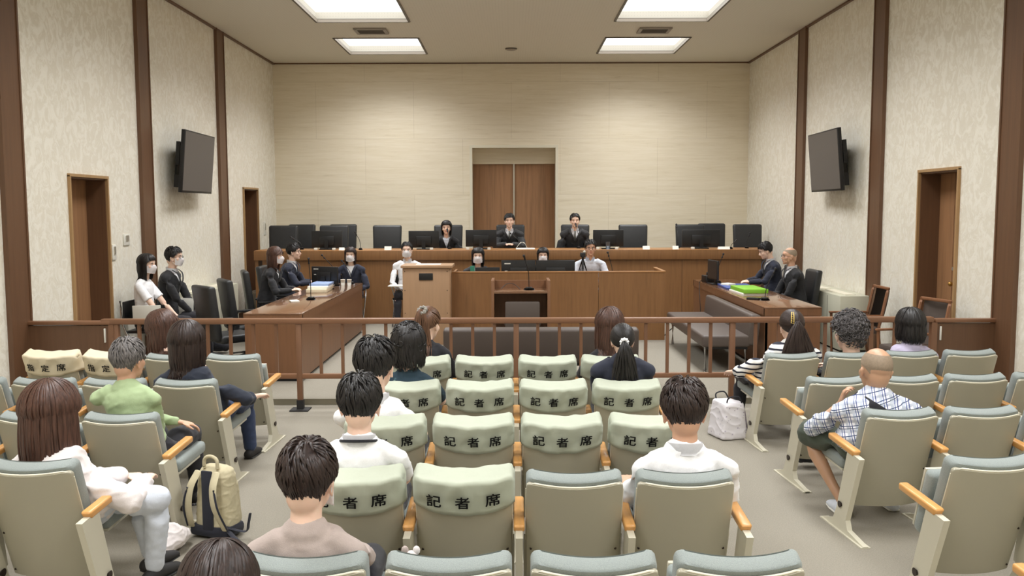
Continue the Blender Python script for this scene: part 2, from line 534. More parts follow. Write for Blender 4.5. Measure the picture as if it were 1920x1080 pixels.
vent_m = mat('vent_metal', (150, 140, 128), rough=0.5)
for i, x in enumerate((-2.13, 2.18)):
    t = thing('ceiling_vent', 'grey louvred ceiling vent between the two %s light panels' % ('left' if i == 0 else 'right'), 'vent', (x, 14.1, ZC - 0.012), 0, 'ceiling vents')
    boxes('frame', [((-0.22, 0, 0), (0.05, 0.40, 0.026)), ((0.22, 0, 0), (0.05, 0.40, 0.026)), ((0, -0.18, 0), (0.44, 0.05, 0.026)), ((0, 0.18, 0), (0.44, 0.05, 0.026))], vent_m, t)
    bm = nb()
    for k in range(7): add_box(bm, (0, -0.12 + 0.04 * k, 0), (0.4, 0.006, 0.026), rot=rx(0.6))
    obj('louvres', bm, frame_dark, t)
bm = nb()
add_loft(bm, [(0, 0, 0.03), (0, 0, 0.012), (0, 0, 0)], [0.10, 0.10, 0.07], n=24, cap=False)
t = obj('smoke_detector', bm, vent_m, loc=(0.0, 15.7, ZC - 0.03), smooth=30)
tag(t, 'small round smoke detector near the middle of the ceiling', 'smoke detector')

# wood pilasters and trims
k = 1
for s, side in ((-1, 'left'), (1, 'right')):
    for yc, w in ((2.2, 0.3), (5.15, 0.3), (8.11, 0.3), (11.08, 0.3), (14.02, 0.3)):
        boxes('trim_%d' % k, [((s * (XW - 0.012), yc, ZC / 2), (0.05, w, ZC))], M['dark_wood'], kind='structure')
        boxes('trim_%d' % (k + 1), [((s * (XW - 0.016), yc - w / 2 - 0.012, ZC / 2), (0.06, 0.024, ZC)), ((s * (XW - 0.016), yc + w / 2 + 0.012, ZC / 2), (0.06, 0.024, ZC))], M['dark_wood'], kind='structure')
        k += 2
boxes('trim_%d' % k, [((-XW + 0.02, (YF + YB) / 2, ZC - 0.015), (0.04, YB - YF, 0.025))], M['dark_wood'], kind='structure'); k += 1
boxes('trim_%d' % k, [((XW - 0.02, (YF + YB) / 2, ZC - 0.015), (0.04, YB - YF, 0.025))], M['dark_wood'], kind='structure'); k += 1
boxes('trim_%d' % k, [((0, YB - 0.012, ZC - 0.012), (2 * XW, 0.03, 0.02))], M['dark_wood'], kind='structure'); k += 1
for s, side in ((-1, 'left'), (1, 'right')):
    segs = [(YF, 8.9), (10.1, 15.0), (16.0, YB)] if s < 0 else [(YF, 8.9), (10.0, YB)]
    boxes('baseboard_' + side, [((s * (XW - 0.008), (a + c) / 2, (FZ if a > 8 else 0) + 0.05), (0.02, c - a, 0.1)) for a, c in segs], M['dark_wood'], kind='structure')

# ------------------------------------------------------------------ wall fittings
def wall_tv(s, label):
    a0 = V((s * 4.19, 11.62)); a1 = V((s * 4.24, 12.92))
    cpt = (a0 + a1) / 2
    w = (a1 - a0).length; h = 0.80
    yaw = math.atan2(a1.x - a0.x, a1.y - a0.y)
    t = thing('television', label, 'television', (cpt.x, cpt.y, 2.46), 0, 'wall mounted screens')
    t.rotation_euler = (0, s * -0.09, -yaw)
    bm = nb(); add_box(bm, (0, 0, 0), (0.05, w, h), bevel=0.006); obj('casing', bm, M['black_plastic'], t, smooth=30)
    bm = nb(); add_box(bm, (-s * 0.0262, 0, 0.005), (0.004, w - 0.03, h - 0.045)); obj('screen', bm, M['tv_screen'], t)
    bm = nb(); add_box(bm, (s * 0.06, 0, 0), (0.07, w * 0.55, h * 0.6), bevel=0.02); obj('rear_housing', bm, M['black_plastic'], t, smooth=30)
    bm = nb()
    add_box(bm, (s * 0.15, -0.12, 0.02), (0.12, 0.05, 0.05)); add_box(bm, (s * 0.15, 0.12, 0.02), (0.12, 0.05, 0.05)); add_box(bm, (s * 0.20, 0, 0), (0.02, 0.5, 0.36))
    add_box(bm, (s * 0.12, -0.42, -0.26), (0.06, 0.05, 0.16)); add_box(bm, (s * 0.12, -0.42, 0.1), (0.05, 0.07, 0.3))
    obj('wall_bracket', bm, M['black_plastic'], t)
wall_tv(-1, 'large dark flat television tilted forward high on the left wall')
wall_tv(1, 'large dark flat television tilted forward high on the right wall')

def plate(y, z, w, h, s, label, name='wall_switch'):
    t = thing(name, label, 'switch', (s * (XW - 0.008), y, z), 0)
    boxes('face_plate', [((0, 0, 0), (0.014, w, h))], M['white_plastic'], t, bevel=0.003)
    boxes('switch_button', [((-s * 0.01, 0, h * 0.12), (0.012, w * 0.45, h * 0.5))], M['silver'], t)
plate(10.13, 1.37, 0.09, 0.17, -1, 'tall white wall switch plate beside the left side door')
plate(10.47, 1.5, 0.16, 0.13, -1, 'small silver control panel higher up near the left pilaster')
plate(16.35, 1.5, 0.10, 0.24, -1, 'narrow wall switch plate in the far left corner behind the chairs', 'wall_switch')

# floor standing air units by the walls
def ac(s, y0, y1, label):
    t = thing('air_conditioner', label, 'air conditioner', (s * 4.25, (y0 + y1) / 2, FZ), 0)
    l = y1 - y0
    bm = nb(); add_box(bm, (0, 0, 0.36), (0.38, l, 0.68), bevel=0.012); obj('cabinet', bm, M['ac_beige'], t, smooth=30)
    bm = nb(); add_box(bm, (0, 0, 0.01), (0.34, l - 0.04, 0.03)); obj('plinth', bm, M['dark_rubber'], t)
    bm = nb()
    for q in range(2):
        add_box(bm, (-s * 0.03, -l * 0.24 + q * l * 0.48, 0.704), (0.13, l * 0.42, 0.012))
    obj('air_outlet', bm, M['piping'], t)
    bm = nb()
    for q in range(1, 4): add_box(bm, (-s * 0.1905, -l / 2 + q * l / 4, 0.36), (0.004, 0.006, 0.62))
    obj('panel_joint', bm, M['dark_rubber'], t)
ac(1, 11.15, 12.95, 'beige floor standing air conditioner along the right wall behind the defence desk')
ac(-1, 11.75, 13.4, 'beige floor standing air conditioner along the left wall behind the black chairs')
# ------------------------------------------------------------------ the bar (railing)
YR = 8.24
t = thing('courtroom_railing', 'long brown wooden bar rail with thin balusters dividing gallery and court', 'railing', (0, YR, 0))
boxes('top_rail', [((0.05, 0, 0.825), (7.6, 0.07, 0.05))], M['rail_wood'], t, bevel=0.008)
boxes('bottom_rail', [((0.05, 0, 0.315), (7.3, 0.04, 0.045))], M['rail_wood'], t, bevel=0.004)
for i, x in enumerate((-3.62, -1.95, 0.04, 2.02, 3.72)):
    p = boxes('post', [((x, 0, 0.40), (0.05, 0.05, 0.80))], M['post_wood'], t, bevel=0.005)
    bm = nb(); add_box(bm, (x, -0.01, 0.006), (0.17, 0.16, 0.012)); add_box(bm, (x, 0, 0.05), (0.06, 0.06, 0.09)); obj('foot_plate', bm, M['dark_rubber'], p)
x = -1.95 + 0.199
posts = []
for a, c, n in ((-3.62, -1.95, 8), (-1.95, 0.04, 10), (0.04, 2.02, 10), (2.02, 3.72, 8)):
    for k in range(1, n): posts.append(a + (c - a) * k / n)
for x in posts:
    boxes('baluster', [((x, 0, 0.565), (0.028, 0.028, 0.48))], M['post_wood'], t)

for s, side in ((-1, 'left'), (1, 'right')):
    xin = 3.66 if s < 0 else 3.86
    t = thing('partition_gate', 'low dark wooden gate panel closing the bar at the %s wall' % side, 'gate', (s * (XW + xin) / 2, YR, 0))
    w = XW - xin - 0.04
    boxes('panel', [((0, 0, 0.40), (w, 0.045, 0.78))], M['dark_wood'], t)
    boxes('cap', [((0, 0, 0.815), (w + 0.03, 0.075, 0.035))], M['rail_wood'], t, bevel=0.006)
    boxes('gate_post', [((-s * (w / 2 + 0.02), 0, 0.4), (0.05, 0.06, 0.8))], M['post_wood'], t)
    bm = nb(); add_box(bm, (-s * (w / 2 - 0.035), -0.03, 0.70), (0.014, 0.02, 0.13), bevel=0.004); obj('handle', bm, M['white_plastic'], t, smooth=30)

# ------------------------------------------------------------------ desks in the well
def side_desk(x0, x1, y0, y1, label):
    t = thing('counsel_desk', label, 'desk', ((x0 + x1) / 2, (y0 + y1) / 2, FZ), 0, 'counsel desks')
    w, l, h = x1 - x0, y1 - y0, 0.715
    s = 1 if x0 < 0 else -1    # the front (towards the court) is panelled
    boxes('top', [((0, 0, h - 0.0075), (w, l, 0.015))], M['desk_top'], t, bevel=0.003)
    boxes('apron', [((0, -l / 2 + 0.02, h - 0.055), (w, 0.03, 0.08)), ((s * (w / 2 - 0.015), 0, h - 0.055), (0.03, l, 0.08)), ((0, l / 2 - 0.02, h - 0.055), (w, 0.03, 0.08))], M['desk_wood'], t)
    boxes('front_panel', [((s * (w / 2 - 0.022), 0, (h - 0.1) / 2 + 0.02), (0.03, l - 0.02, h - 0.12))], M['desk_wood'], t)
    boxes('end_panel', [((0, -l / 2 + 0.025, (h - 0.1) / 2 + 0.02), (w - 0.02, 0.03, h - 0.12))], M['desk_wood'], t)
    boxes('end_panel', [((0, l / 2 - 0.025, (h - 0.1) / 2 + 0.02), (w - 0.02, 0.03, h - 0.12))], M['desk_wood'], t)
    boxes('kick_plate', [((0, 0, 0.012), (w - 0.06, l - 0.06, 0.024))], M['dark_rubber'], t)
    return t
side_desk(-2.78, -2.17, 9.32, 13.15, 'long wooden counsel desk with glossy top on the left side of the court')
side_desk(2.74, 3.36, 9.76, 13.65, 'long wooden counsel desk with glossy top on the right side of the court')
DT = FZ + 0.715

# judges' bench
BY, BZ = 14.3, 1.19
t = thing('judges_bench', "long raised wooden judges' bench across the back of the court", 'bench', (0, BY, FZ))
boxes('front_panel', [((0.0, 0.06, 0.49), (7.9, 0.04, 0.98))], M['bench_wood'], t)
boxes('fascia', [((0.0, 0.02, 1.055), (8.14, 0.05, 0.15))], M['bench_wood'], t, bevel=0.004)
boxes('worktop', [((0.0, 0.36, 1.12), (8.14, 0.70, 0.03))], M['bench_top'], t, bevel=0.004)
boxes('plinth', [((0.0, 0.10, 0.03), (7.8, 0.03, 0.06))], M['dark_rubber'], t)
boxes('end_panel', [((-4.04, 0.36, 0.55), (0.05, 0.64, 1.1))], M['bench_wood'], t)
boxes('end_panel', [((4.04, 0.36, 0.55), (0.05, 0.64, 1.1))], M['bench_wood'], t)
bm = nb()
for x in (-2.7, -1.35, 0, 1.35, 2.7): add_box(bm, (x, 0.038, 0.49), (0.006, 0.008, 0.96))
obj('panel_joint', bm, M['dark_wood'], t)

# clerks' desk in front of it
CX0, CX1, CY = at(848, 560, 12.24).x, at(1247, 560, 12.24).x, 12.24
t = thing('clerks_desk', "wide wooden clerks' desk with high front in front of the judges' bench", 'desk', ((CX0 + CX1) / 2, CY, FZ))
w = CX1 - CX0
jx = at(1122, 560, 12.24).x - (CX0 + CX1) / 2
boxes('front_panel', [(((-w / 2 + jx) / 2, 0, 0.46), (jx + w / 2 - 0.006, 0.03, 0.92))], M['bench_wood'], t)
boxes('front_panel', [(((w / 2 + jx) / 2, 0, 0.46), (w / 2 - jx - 0.006, 0.03, 0.92))], M['bench_wood'], t)
boxes('top_edge', [((0, 0.01, 0.93), (w, 0.06, 0.02))], M['bench_top'], t, bevel=0.003)
boxes('side_panel', [((w / 2 - 0.015, 0.40, 0.46), (0.03, 0.8, 0.92))], M['bench_wood'], t)
boxes('side_panel', [((-w / 2 + 0.015, 0.40, 0.46), (0.03, 0.8, 0.92))], M['bench_wood'], t)
boxes('side_cap', [((w / 2 - 0.015, 0.42, 0.93), (0.05, 0.8, 0.02))], M['bench_top'], t)
boxes('worktop', [((0, 0.36, 0.73), (w - 0.06, 0.68, 0.03))], M['desk_top'], t)
boxes('plinth', [((0, 0.03, 0.02), (w - 0.04, 0.02, 0.04))], M['dark_rubber'], t)
CTZ = FZ + 0.745

# interpreter's lectern (pale wood box)
lx0, lx1, LY = at(755, 560, 11.85).x, at(843, 560, 11.85).x, 11.85
t = thing('lectern', 'tall pale wooden lectern box with small black vent left of centre', 'lectern', ((lx0 + lx1) / 2, LY, FZ))
w = lx1 - lx0
boxes('body', [((0, 0.22, 0.505), (w, 0.42, 1.01))], M['lectern_wood'], t, bevel=0.004)
boxes('top', [((0.01, 0.22, 1.032), (w + 0.06, 0.48, 0.035))], M['lectern_wood'], t, bevel=0.006)
boxes('vent', [((0.0, 0.006, 0.90), (0.18, 0.014, 0.09))], M['black_plastic'], t, bevel=0.002)
bm = nb()
for sx_ in (-1, 1):
    for z in (0.97, 0.72, 0.42, 0.12): add_cyl(bm, (sx_ * (w / 2 - 0.03), 0.012, z), (sx_ * (w / 2 - 0.03), 0.004, z), 0.006, n=8)
obj('screw', bm, M['bolt'], t)
tt = boxes('paper_sheet', [(((lx0 + lx1) / 2 + 0.02, LY + 0.2, FZ + 1.052), (0.32, 0.22, 0.003))], M['paper'])
tag(tt, 'white paper sheet lying on top of the pale wooden lectern', 'paper')

# witness stand
sx0, sx1, SY = at(921, 560, 10.9).x, at(1032, 560, 10.9).x, 10.9
t = thing('witness_stand', 'open wooden witness stand with raised sides in the middle of the court', 'witness stand', ((sx0 + sx1) / 2, SY, FZ))
w = sx1 - sx0
ztab = at(960, 546, SY).z - FZ; zside = at(960, 526, SY).z - FZ
boxes('side_panel', [((-w / 2 + 0.018, 0.22, zside / 2), (0.036, 0.44, zside))], M['desk_wood'], t, bevel=0.003)
boxes('side_panel', [((w / 2 - 0.018, 0.22, zside / 2), (0.036, 0.44, zside))], M['desk_wood'], t, bevel=0.003)
boxes('back_panel', [((0, 0.43, zside / 2 - 0.02), (w - 0.07, 0.03, zside - 0.02))], M['desk_wood'], t)
boxes('tabletop', [((0, 0.21, ztab - 0.015), (w - 0.07, 0.42, 0.03))], M['desk_top'], t, bevel=0.003)
t = thing('witness_chair', 'brown upholstered witness chair tucked under the wooden witness stand', 'chair', ((sx0 + sx1) / 2 + 0.02, SY - 0.02, FZ))
boxes('backrest', [((0, 0.0, 0.50), (0.42, 0.06, 0.34))], M['sofa'], t, bevel=0.02)
boxes('seat', [((0, 0.20, 0.40), (0.44, 0.38, 0.07))], M['sofa'], t, bevel=0.02)
for sx_ in (-1, 1):
    for y in (0.02, 0.36):
        boxes('leg', [((sx_ * 0.19, y, 0.18), (0.03, 0.03, 0.36))], M['chair_wood'], t)

# ------------------------------------------------------------------ sofas
def sofa(loc, rot, l, label):
    """bench sofa, back along local -Y side, seat opens to +Y"""
    t = thing('bench_sofa', label, 'bench', loc, rot, 'brown vinyl court benches')
    bm = nb(); add_box(bm, (0, 0.30, 0.35), (l, 0.52, 0.13), bevel=0.025, seg=3); obj('seat', bm, M['sofa'], t, smooth=40)
    bm = nb(); add_box(bm, (0, 0.0, 0.47), (l, 0.13, 0.34), rot=rx(0.10), bevel=0.03, seg=3); obj('backrest', bm, M['sofa'], t, smooth=40)
    bm = nb(); add_box(bm, (0, 0.28, 0.27), (l - 0.1, 0.45, 0.03)); obj('frame', bm, M['black_plastic'], t)
    for x in (-l / 2 + 0.12, l / 2 - 0.12):
        for y in (0.06, 0.50):
            bm = nb(); add_cyl(bm, (x, y, 0.0), (x, y, 0.28), 0.018); add_cyl(bm, (x, y, 0), (x, y, 0.02), 0.022)
            obj('leg', bm, M['chrome'], t, smooth=40)
a, c = at(832, 620, 8.75).x, at(1196, 620, 8.75).x
sofa(((a + c) / 2, 8.72, FZ), 0, c - a, 'long brown vinyl bench with its back to the bar in the centre')
sofa((2.62, 10.85, FZ), PI / 2, 2.25, 'brown vinyl bench standing along the front of the right counsel desk')

# ------------------------------------------------------------------ black leather chairs
def leather_chair(label, loc, rot, arms=True, group=None, base=True):
    """faces +Y"""
    t = thing('office_chair', label, 'chair', loc, rot, group)
    bm = nb()
    vs = add_box(bm, (0, 0, 0), (0.50, 0.10, 0.68), bevel=0.035, seg=3)
    for v in bm.verts:   # a gently curved back, a little narrower below
        k = (v.co.z + 0.34) / 0.68
        v.co.x *= 0.93 + 0.07 * k
        v.co.y += 0.10 * (v.co.x / 0.25) ** 2 * 0.25
        v.co = V((v.co.x, v.co.y - 0.24 - 0.09 * k, v.co.z + 0.77))
    obj('backrest', bm, M['leather'], t, smooth=45)
    bm = nb()
    for z in (0.82,):
        add_loft(bm, [(-0.17, -0.207 - (z - .43) * .13, z), (0.17, -0.207 - (z - .43) * .13, z)], [0.012, 0.012], n=8)
    add_box(bm, (0, -0.264, 0.93), (0.38, 0.035, 0.20), bevel=0.016, rot=rx(0.1))
    obj('head_cushion', bm, M['leather'], t, smooth=45)
    bm = nb(); add_box(bm, (0, 0.04, 0.45), (0.50, 0.50, 0.10), bevel=0.035, seg=3); obj('seat', bm, M['leather'], t, smooth=45)
    if arms:
        for s in (-1, 1):
            bm = nb()
            add_box(bm, (s * 0.275, 0.02, 0.64), (0.06, 0.34, 0.035), bevel=0.014)
            add_tube(bm, smooth_curve([(s * 0.255, 0.12, 0.44), (s * 0.29, 0.14, 0.54), (s * 0.278, 0.10, 0.63)], 4), 0.016)
            add_tube(bm, smooth_curve([(s * 0.255, -0.12, 0.44), (s * 0.29, -0.10, 0.54), (s * 0.278, -0.08, 0.63)], 4), 0.016)
            obj('armrest', bm, M['black_plastic'], t, smooth=40)
    if base:
        bm = nb(); add_cyl(bm, (0, 0.02, 0.1), (0, 0.02, 0.41), 0.028); obj('gas_lift', bm, M['black_plastic'], t, smooth=40)
        bm = nb()
        for k in range(5):
            an = k * 2 * PI / 5 + 0.3
            add_loft(bm, [(0, 0.02, 0.12), (0.28 * math.cos(an), 0.02 + 0.28 * math.sin(an), 0.085)], [0.026, 0.016], n=8)
        st = obj('base', bm, M['black_plastic'], t, smooth=40)
        for k in range(5):
            an = k * 2 * PI / 5 + 0.3
            bm = nb(); x, y = 0.29 * math.cos(an), 0.02 + 0.29 * math.sin(an)
            add_cyl(bm, (x - 0.018, y, 0.032), (x + 0.018, y, 0.032), 0.032, n=12)
            add_cyl(bm, (x, y, 0.05), (x, y, 0.085), 0.010, n=8)
            obj('caster', bm, M['dark_rubber'], st, smooth=40)
    return t

JZ = 0.45
proto = leather_chair('tmp', (0, 0, 0), 0)
GJ = "black leather chairs behind the judges' bench"
JCH = [  # px centre, px top y, Y, label
    (522, 428, 15.35, 'black leather high-backed chair at the far left end of the bench'),
    (558, 419, 16.45, 'black leather chair in the second row, left one by the wall'),
    (619, 426, 15.35, 'black leather chair behind the leftmost monitor on the bench'),
    (637, 418, 16.45, 'black leather chair in the second row, between monitor and microphone'),
    (721, 425, 15.35, 'empty black leather chair between the microphone and the seated woman in black'),
    (838, 422, 15.45, 'black leather chair the fringed woman in black sits in'),
    (957, 418, 15.55, "black leather chair of the judge in front of the double door"),
    (1081, 419, 15.55, 'black leather chair of the judge right of the double door'),
    (1192, 424, 15.35, 'empty black leather chair right of the three seated judges'),
    (1301, 424, 15.35, 'black leather chair behind the rightmost monitor on the bench'),
    (1342, 424, 16.2, 'black leather chair half hidden behind the rightmost monitor, further back'),
    (1411, 425, 15.35, 'empty black leather chair at the right end of the bench'),
]
first = True
for px, py, Y, lab in JCH:
    p = at(px, py, Y)
    z = p.z - 1.10
    if first:
        ch = proto; ch.location = (p.x, Y + 0.05, JZ); ch.rotation_euler = (0, 0, PI); ch['label'] = lab; first = False
    else:
        ch = dup(proto, (p.x, Y + 0.05, JZ), PI, lab)
    ch['group'] = GJ

# chairs behind the counsel desks (they face the middle of the court)
LCH = [((-3.10, 9.85), -PI / 2 + 0.75, 'black leather armchair nearest the bar behind the left counsel desk'),
       ((-3.12, 10.70), -PI / 2 + 0.55, 'second black leather armchair from the bar behind the left counsel desk'),
       ((-3.30, 12.15), -PI / 2 + 0.35, 'black leather armchair of the masked brown-haired woman in a black suit'),
       ((-3.32, 13.05), -PI / 2, 'black leather armchair of the man with glasses at the left desk'),
       ((3.71, 11.92), PI / 2, 'black leather armchair of the balding man with glasses'),
       ((3.70, 12.85), PI / 2, 'black leather armchair of the dark-haired man looking down at papers')]
for (x, y), r, lab in LCH:
    c_ = dup(proto, (x, y, FZ), r, lab, 'black leather armchairs behind the counsel desks'); c_.scale = (0.9, 0.9, 0.88)
# clerks' chairs
for px, lab in ((897, 'black office chair of the masked woman at the clerks desk left end'), (1018, 'black office chair behind the two monitors on the clerks desk'), (1107, 'black office chair of the man in a white shirt with glasses')):
    c_ = dup(proto, (at(px, 500, 13.3).x, 13.42, FZ), PI, lab, 'chairs behind the clerks desk')
    c_.scale = (0.9, 0.9, 0.80)

# folding chairs with writing tablets
def tablet_chair(label, loc, rot, tab=(0.0, 0.30, 0.62, 0.0)):
    t = thing('folding_chair', label, 'chair', loc, rot, 'white metal folding chairs with writing tablets')
    boxes('seat', [((0, 0.02, 0.43), (0.40, 0.38, 0.03))], M['black_plastic'], t, bevel=0.01)
    boxes('backrest', [((0, -0.19, 0.66), (0.40, 0.025, 0.22))], M['black_plastic'], t, bevel=0.01)
    for s in (-1, 1):
        bm = nb(); add_tube(bm, smooth_curve([(s * 0.21, -0.22, 0.78), (s * 0.21, -0.16, 0.42), (s * 0.21, 0.20, 0.0)], 5), 0.011); obj('leg', bm, M['chrome'], t, smooth=40)
        bm = nb(); add_tube(bm, [(s * 0.19, 0.20, 0.42), (s * 0.19, -0.22, 0.0)], 0.011); add_cyl(bm, (s * 0.19, -0.22, 0), (s * 0.19, -0.22, 0.03), 0.015); obj('leg', bm, M['chrome'], t, smooth=40)
    x, y, z, tl = tab
    bm = nb()
    if tl: add_box(bm, (x, y, z), (0.014, 0.31, 0.20), rot=rx(tl), bevel=0.004)
    else: add_box(bm, (x, y, z), (0.40, 0.26, 0.014), bevel=0.004)
    obj('writing_tablet', bm, M['white_plastic'], t, smooth=30)
    bm = nb(); add_tube(bm, [(0.2, -0.02, 0.44), (0.2, y, z - 0.01)], 0.010); obj('tablet_arm', bm, M['chrome'], t, smooth=40)
    return t
tablet_chair('folding chair with white writing tablet under the woman by the left wall', (-4.12, 10.2, FZ), -PI / 2, (0.30, 0.11, 0.64, 0.02))
tablet_chair('folding chair with white writing tablet under the suited man by the left wall', (-4.08, 11.05, FZ), -PI / 2, (0.30, 0.13, 0.64, -0.06))
tablet_chair('folding chair with tablet under the navy-suited woman below the bench', (at(657, 520, 13.9).x, 13.85, FZ), PI, (-0.02, 0.26, 0.64, 0))
tablet_chair('folding chair with tablet under the young man in white shirt behind the lectern', (at(764, 520, 13.9).x, 13.85, FZ), PI, (0.04, 0.30, 0.64, 0))

# brown wooden armchairs by the right wall
def wood_chair(label, loc, rot):
    t = thing('wooden_armchair', label, 'chair', loc, rot, 'brown wooden armchairs by the right wall')
    def bk(u, v):
        x = (u - 0.5) * 0.40
        z = 0.46 + v * 0.46
        return V((x, -0.22 - 0.05 * math.sin(v * PI * 0.9) * 0.3 - 0.10 * v + 0.03 * (1 - (2 * u - 1) ** 2) * -1, z))
    bm = nb(); g = add_grid(bm, bk, 9, 9)
    r = bmesh.ops.solidify(bm, geom=bm.faces[:], thickness=0.05)
    obj('backrest', bm, M['sofa'], t, smooth=50)
    for s in (-1, 1):
        bm = nb(); add_tube(bm, smooth_curve([(s * 0.215, -0.30, 0.95), (s * 0.215, -0.25, 0.7), (s * 0.215, -0.20, 0.42), (s * 0.215, -0.26, 0.0)], 5), 0.018, n=6); obj('rear_leg', bm, M['chair_wood'], t, smooth=40)
        bm = nb(); add_tube(bm, [(s * 0.22, 0.22, 0.60), (s * 0.22, 0.20, 0.0)], 0.018, n=6); obj('front_leg', bm, M['chair_wood'], t, smooth=40)
        bm = nb(); add_box(bm, (s * 0.22, 0.0, 0.615), (0.045, 0.50, 0.025), bevel=0.01); obj('armrest', bm, M['chair_wood'], t, smooth=40)
    bm = nb(); add_box(bm, (0, -0.305, 0.945), (0.46, 0.03, 0.035), bevel=0.01); obj('top_rail', bm, M['chair_wood'], t, smooth=40)
    bm = nb(); add_box(bm, (0, 0.0, 0.43), (0.43, 0.44, 0.07), bevel=0.02); obj('seat', bm, M['sofa'], t, smooth=40)
    return t
w1 = wood_chair('brown upholstered wooden armchair against the right wall by the pilaster', (3.95, 10.35, FZ), PI / 2); w1.scale = (0.94, 0.94, 0.93)
dup(w1, (3.92, 8.85, FZ), PI / 2 + 0.25, 'brown wooden armchair in front of the right side door')
# ------------------------------------------------------------------ monitors, microphones, cards
def monitor(label, loc, rot, w=0.48, h=0.28, zb=0.09, group=None, logo=False):
    """loc = foot on the table, screen faces +Y (away), back to -Y"""
    t = thing('computer_monitor', label, 'monitor', loc, rot, group)
    bm = nb(); add_box(bm, (0, 0, zb + h / 2), (w, 0.03, h), bevel=0.006); add_box(bm, (0, -0.02, zb + h * 0.42), (w * 0.5, 0.03, h * 0.55), bevel=0.01)
    obj('casing', bm, M['black_plastic'], t, smooth=30)
    bm = nb(); add_box(bm, (0, 0.0155, zb + h / 2), (w - 0.03, 0.002, h - 0.03)); obj('screen', bm, M['screen'], t)
    bm = nb(); add_box(bm, (0, -0.04, zb / 2 + 0.06), (0.06, 0.03, zb + 0.10)); add_box(bm, (0, -0.03, 0.008), (0.22, 0.16, 0.016), bevel=0.004); obj('stand', bm, M['black_plastic'], t, smooth=30)
    if logo:
        bm = nb(); add_box(bm, (-w * 0.32, -0.0165, zb + h * 0.86), (w * 0.18, 0.002, h * 0.045)); add_box(bm, (-w * 0.36, -0.0165, zb + h * 0.55), (w * 0.08, 0.002, h * 0.03)); obj('badge', bm, M['white_plastic'], t)
    return t
BT = FZ + 1.135
GM = "monitors on the judges' bench"
for px0, px1, py, lab in ((584, 641, 433, "black monitor on the bench left of the empty chairs, leftmost"), (766, 823, 433, "black monitor on the bench beside the woman in black"), (873, 931, 431, "black monitor on the bench left of the central judge"), (1112, 1169, 431, "black monitor on the bench right of the third judge"), (1279, 1350, 431, "wide black monitor at the right end of the bench")):
    Y = 14.62
    a, c = at(px0, py, Y), at(px1, py, Y)
    h = 0.27
    monitor(lab, ((a.x + c.x) / 2, Y, BT), 0, w=c.x - a.x, h=h, zb=a.z - BT - h, group=GM)
Y = 12.50
for px0, px1, lab in ((940, 1004, 'black monitor on the clerks desk, left one with two small labels'), (1005, 1078, 'black monitor on the clerks desk, right one beside the camera tripod')):
    a, c = at(px0, 488, Y), at(px1, 488, Y)
    monitor(lab, ((a.x + c.x) / 2, Y, CTZ), 0, w=c.x - a.x, h=0.33, zb=a.z - CTZ - 0.33, group='monitors on the clerks desk', logo=px0 == 940)
# laptop of the left clerk
p = at(914, 505, 12.52)
t = thing('laptop', 'thin black laptop lid on the clerks desk before the masked woman', 'laptop', (p.x, 12.5, CTZ))
boxes('lid', [((0, 0, 0.12), (0.34, 0.012, 0.23))], M['black_plastic'], t, bevel=0.003)
boxes('keyboard_base', [((0, 0.12, 0.01), (0.34, 0.23, 0.018))], M['black_plastic'], t, bevel=0.003)
bm = nb(); add_box(bm, (at(886, 506, 12.45).x, 12.42, CTZ + 0.13), (0.06, 0.03, 0.26), bevel=0.004)
tag(obj('green_box', bm, mat('teal_box', (40, 120, 96)), smooth=30), 'small teal box peeking over the clerks desk beside the laptop', 'box')

p0, p1 = at(583, 506, 12.0), at(630, 506, 12.0)
monitor('black monitor with small white badge standing on the left counsel desk', (-2.52, 12.2, DT), -0.35, w=0.40, h=0.24, zb=0.06, logo=True)
monitor('thin black monitor seen edge-on at the far end of the right counsel desk', (2.84, 12.75, DT), PI / 2 + 0.12, w=0.40, h=0.27, zb=0.07)

def mic(label, base, head, mid=None, group='gooseneck microphones', r=0.0045, foot=0.05, name='microphone'):
    """gooseneck from a round foot at base up to the head"""
    base = V(base); head = V(head)
    t = thing(name, label, 'microphone', base, 0, group)
    H = head - base
    bm = nb(); add_loft(bm, [(0, 0, 0), (0, 0, 0.022)], [foot, foot * 0.8], n=20, cap=False); add_box(bm, (0, 0.0, 0.024), (foot * 1.1, foot * 1.4, 0.02), bevel=0.006)
    obj('base', bm, M['black_plastic'], t, smooth=35)
    m_ = V((H.x * 0.15, H.y * 0.15, H.z * 0.55)) if mid is None else V(mid)
    bm = nb(); add_tube(bm, smooth_curve([(0, 0, 0.02), m_, H], 8), r, n=8); obj('gooseneck', bm, M['black_plastic'], t, smooth=60)
    d = (H - m_).normalized()
    bm = nb(); add_loft(bm, [H - d * 0.02, H + d * 0.03], [0.013, 0.016], n=12); obj('capsule', bm, M['dark_rubber'], t, smooth=60)
    return t
# on the bench
for px0, py0, px1, py1, Y, lab in (
    (676, 466, 667, 438, 14.45, 'thin black microphone on the bench right of the leftmost monitor'),
    (843, 466, 838, 433, 14.75, 'microphone at the mouth of the woman in black on the bench'),
    (976, 466, 960, 440, 14.6, 'microphone leaning before the central judge'),
    (1085, 466, 1081, 423, 14.85, 'microphone at the mouth of the judge right of the door'),
    (1370, 466, 1378, 453, 14.45, 'short bent microphone near the right end of the bench'),
    (1400, 466, 1405, 440, 14.65, 'microphone before the empty chair at the right end of the bench'),
    (566, 466, 548, 446, 14.65, 'microphone before the left end chair of the bench'),
    (1271, 466, 1271, 424, 14.8, 'tall upright microphone beside the rightmost bench monitor')):
    b_, h_ = at(px0, py0, Y), at(px1, py1, Y)
    mic(lab, (b_.x, Y, BT), (h_.x, Y + (0.12 if Y > 14.7 else 0), h_.z), foot=0.035)
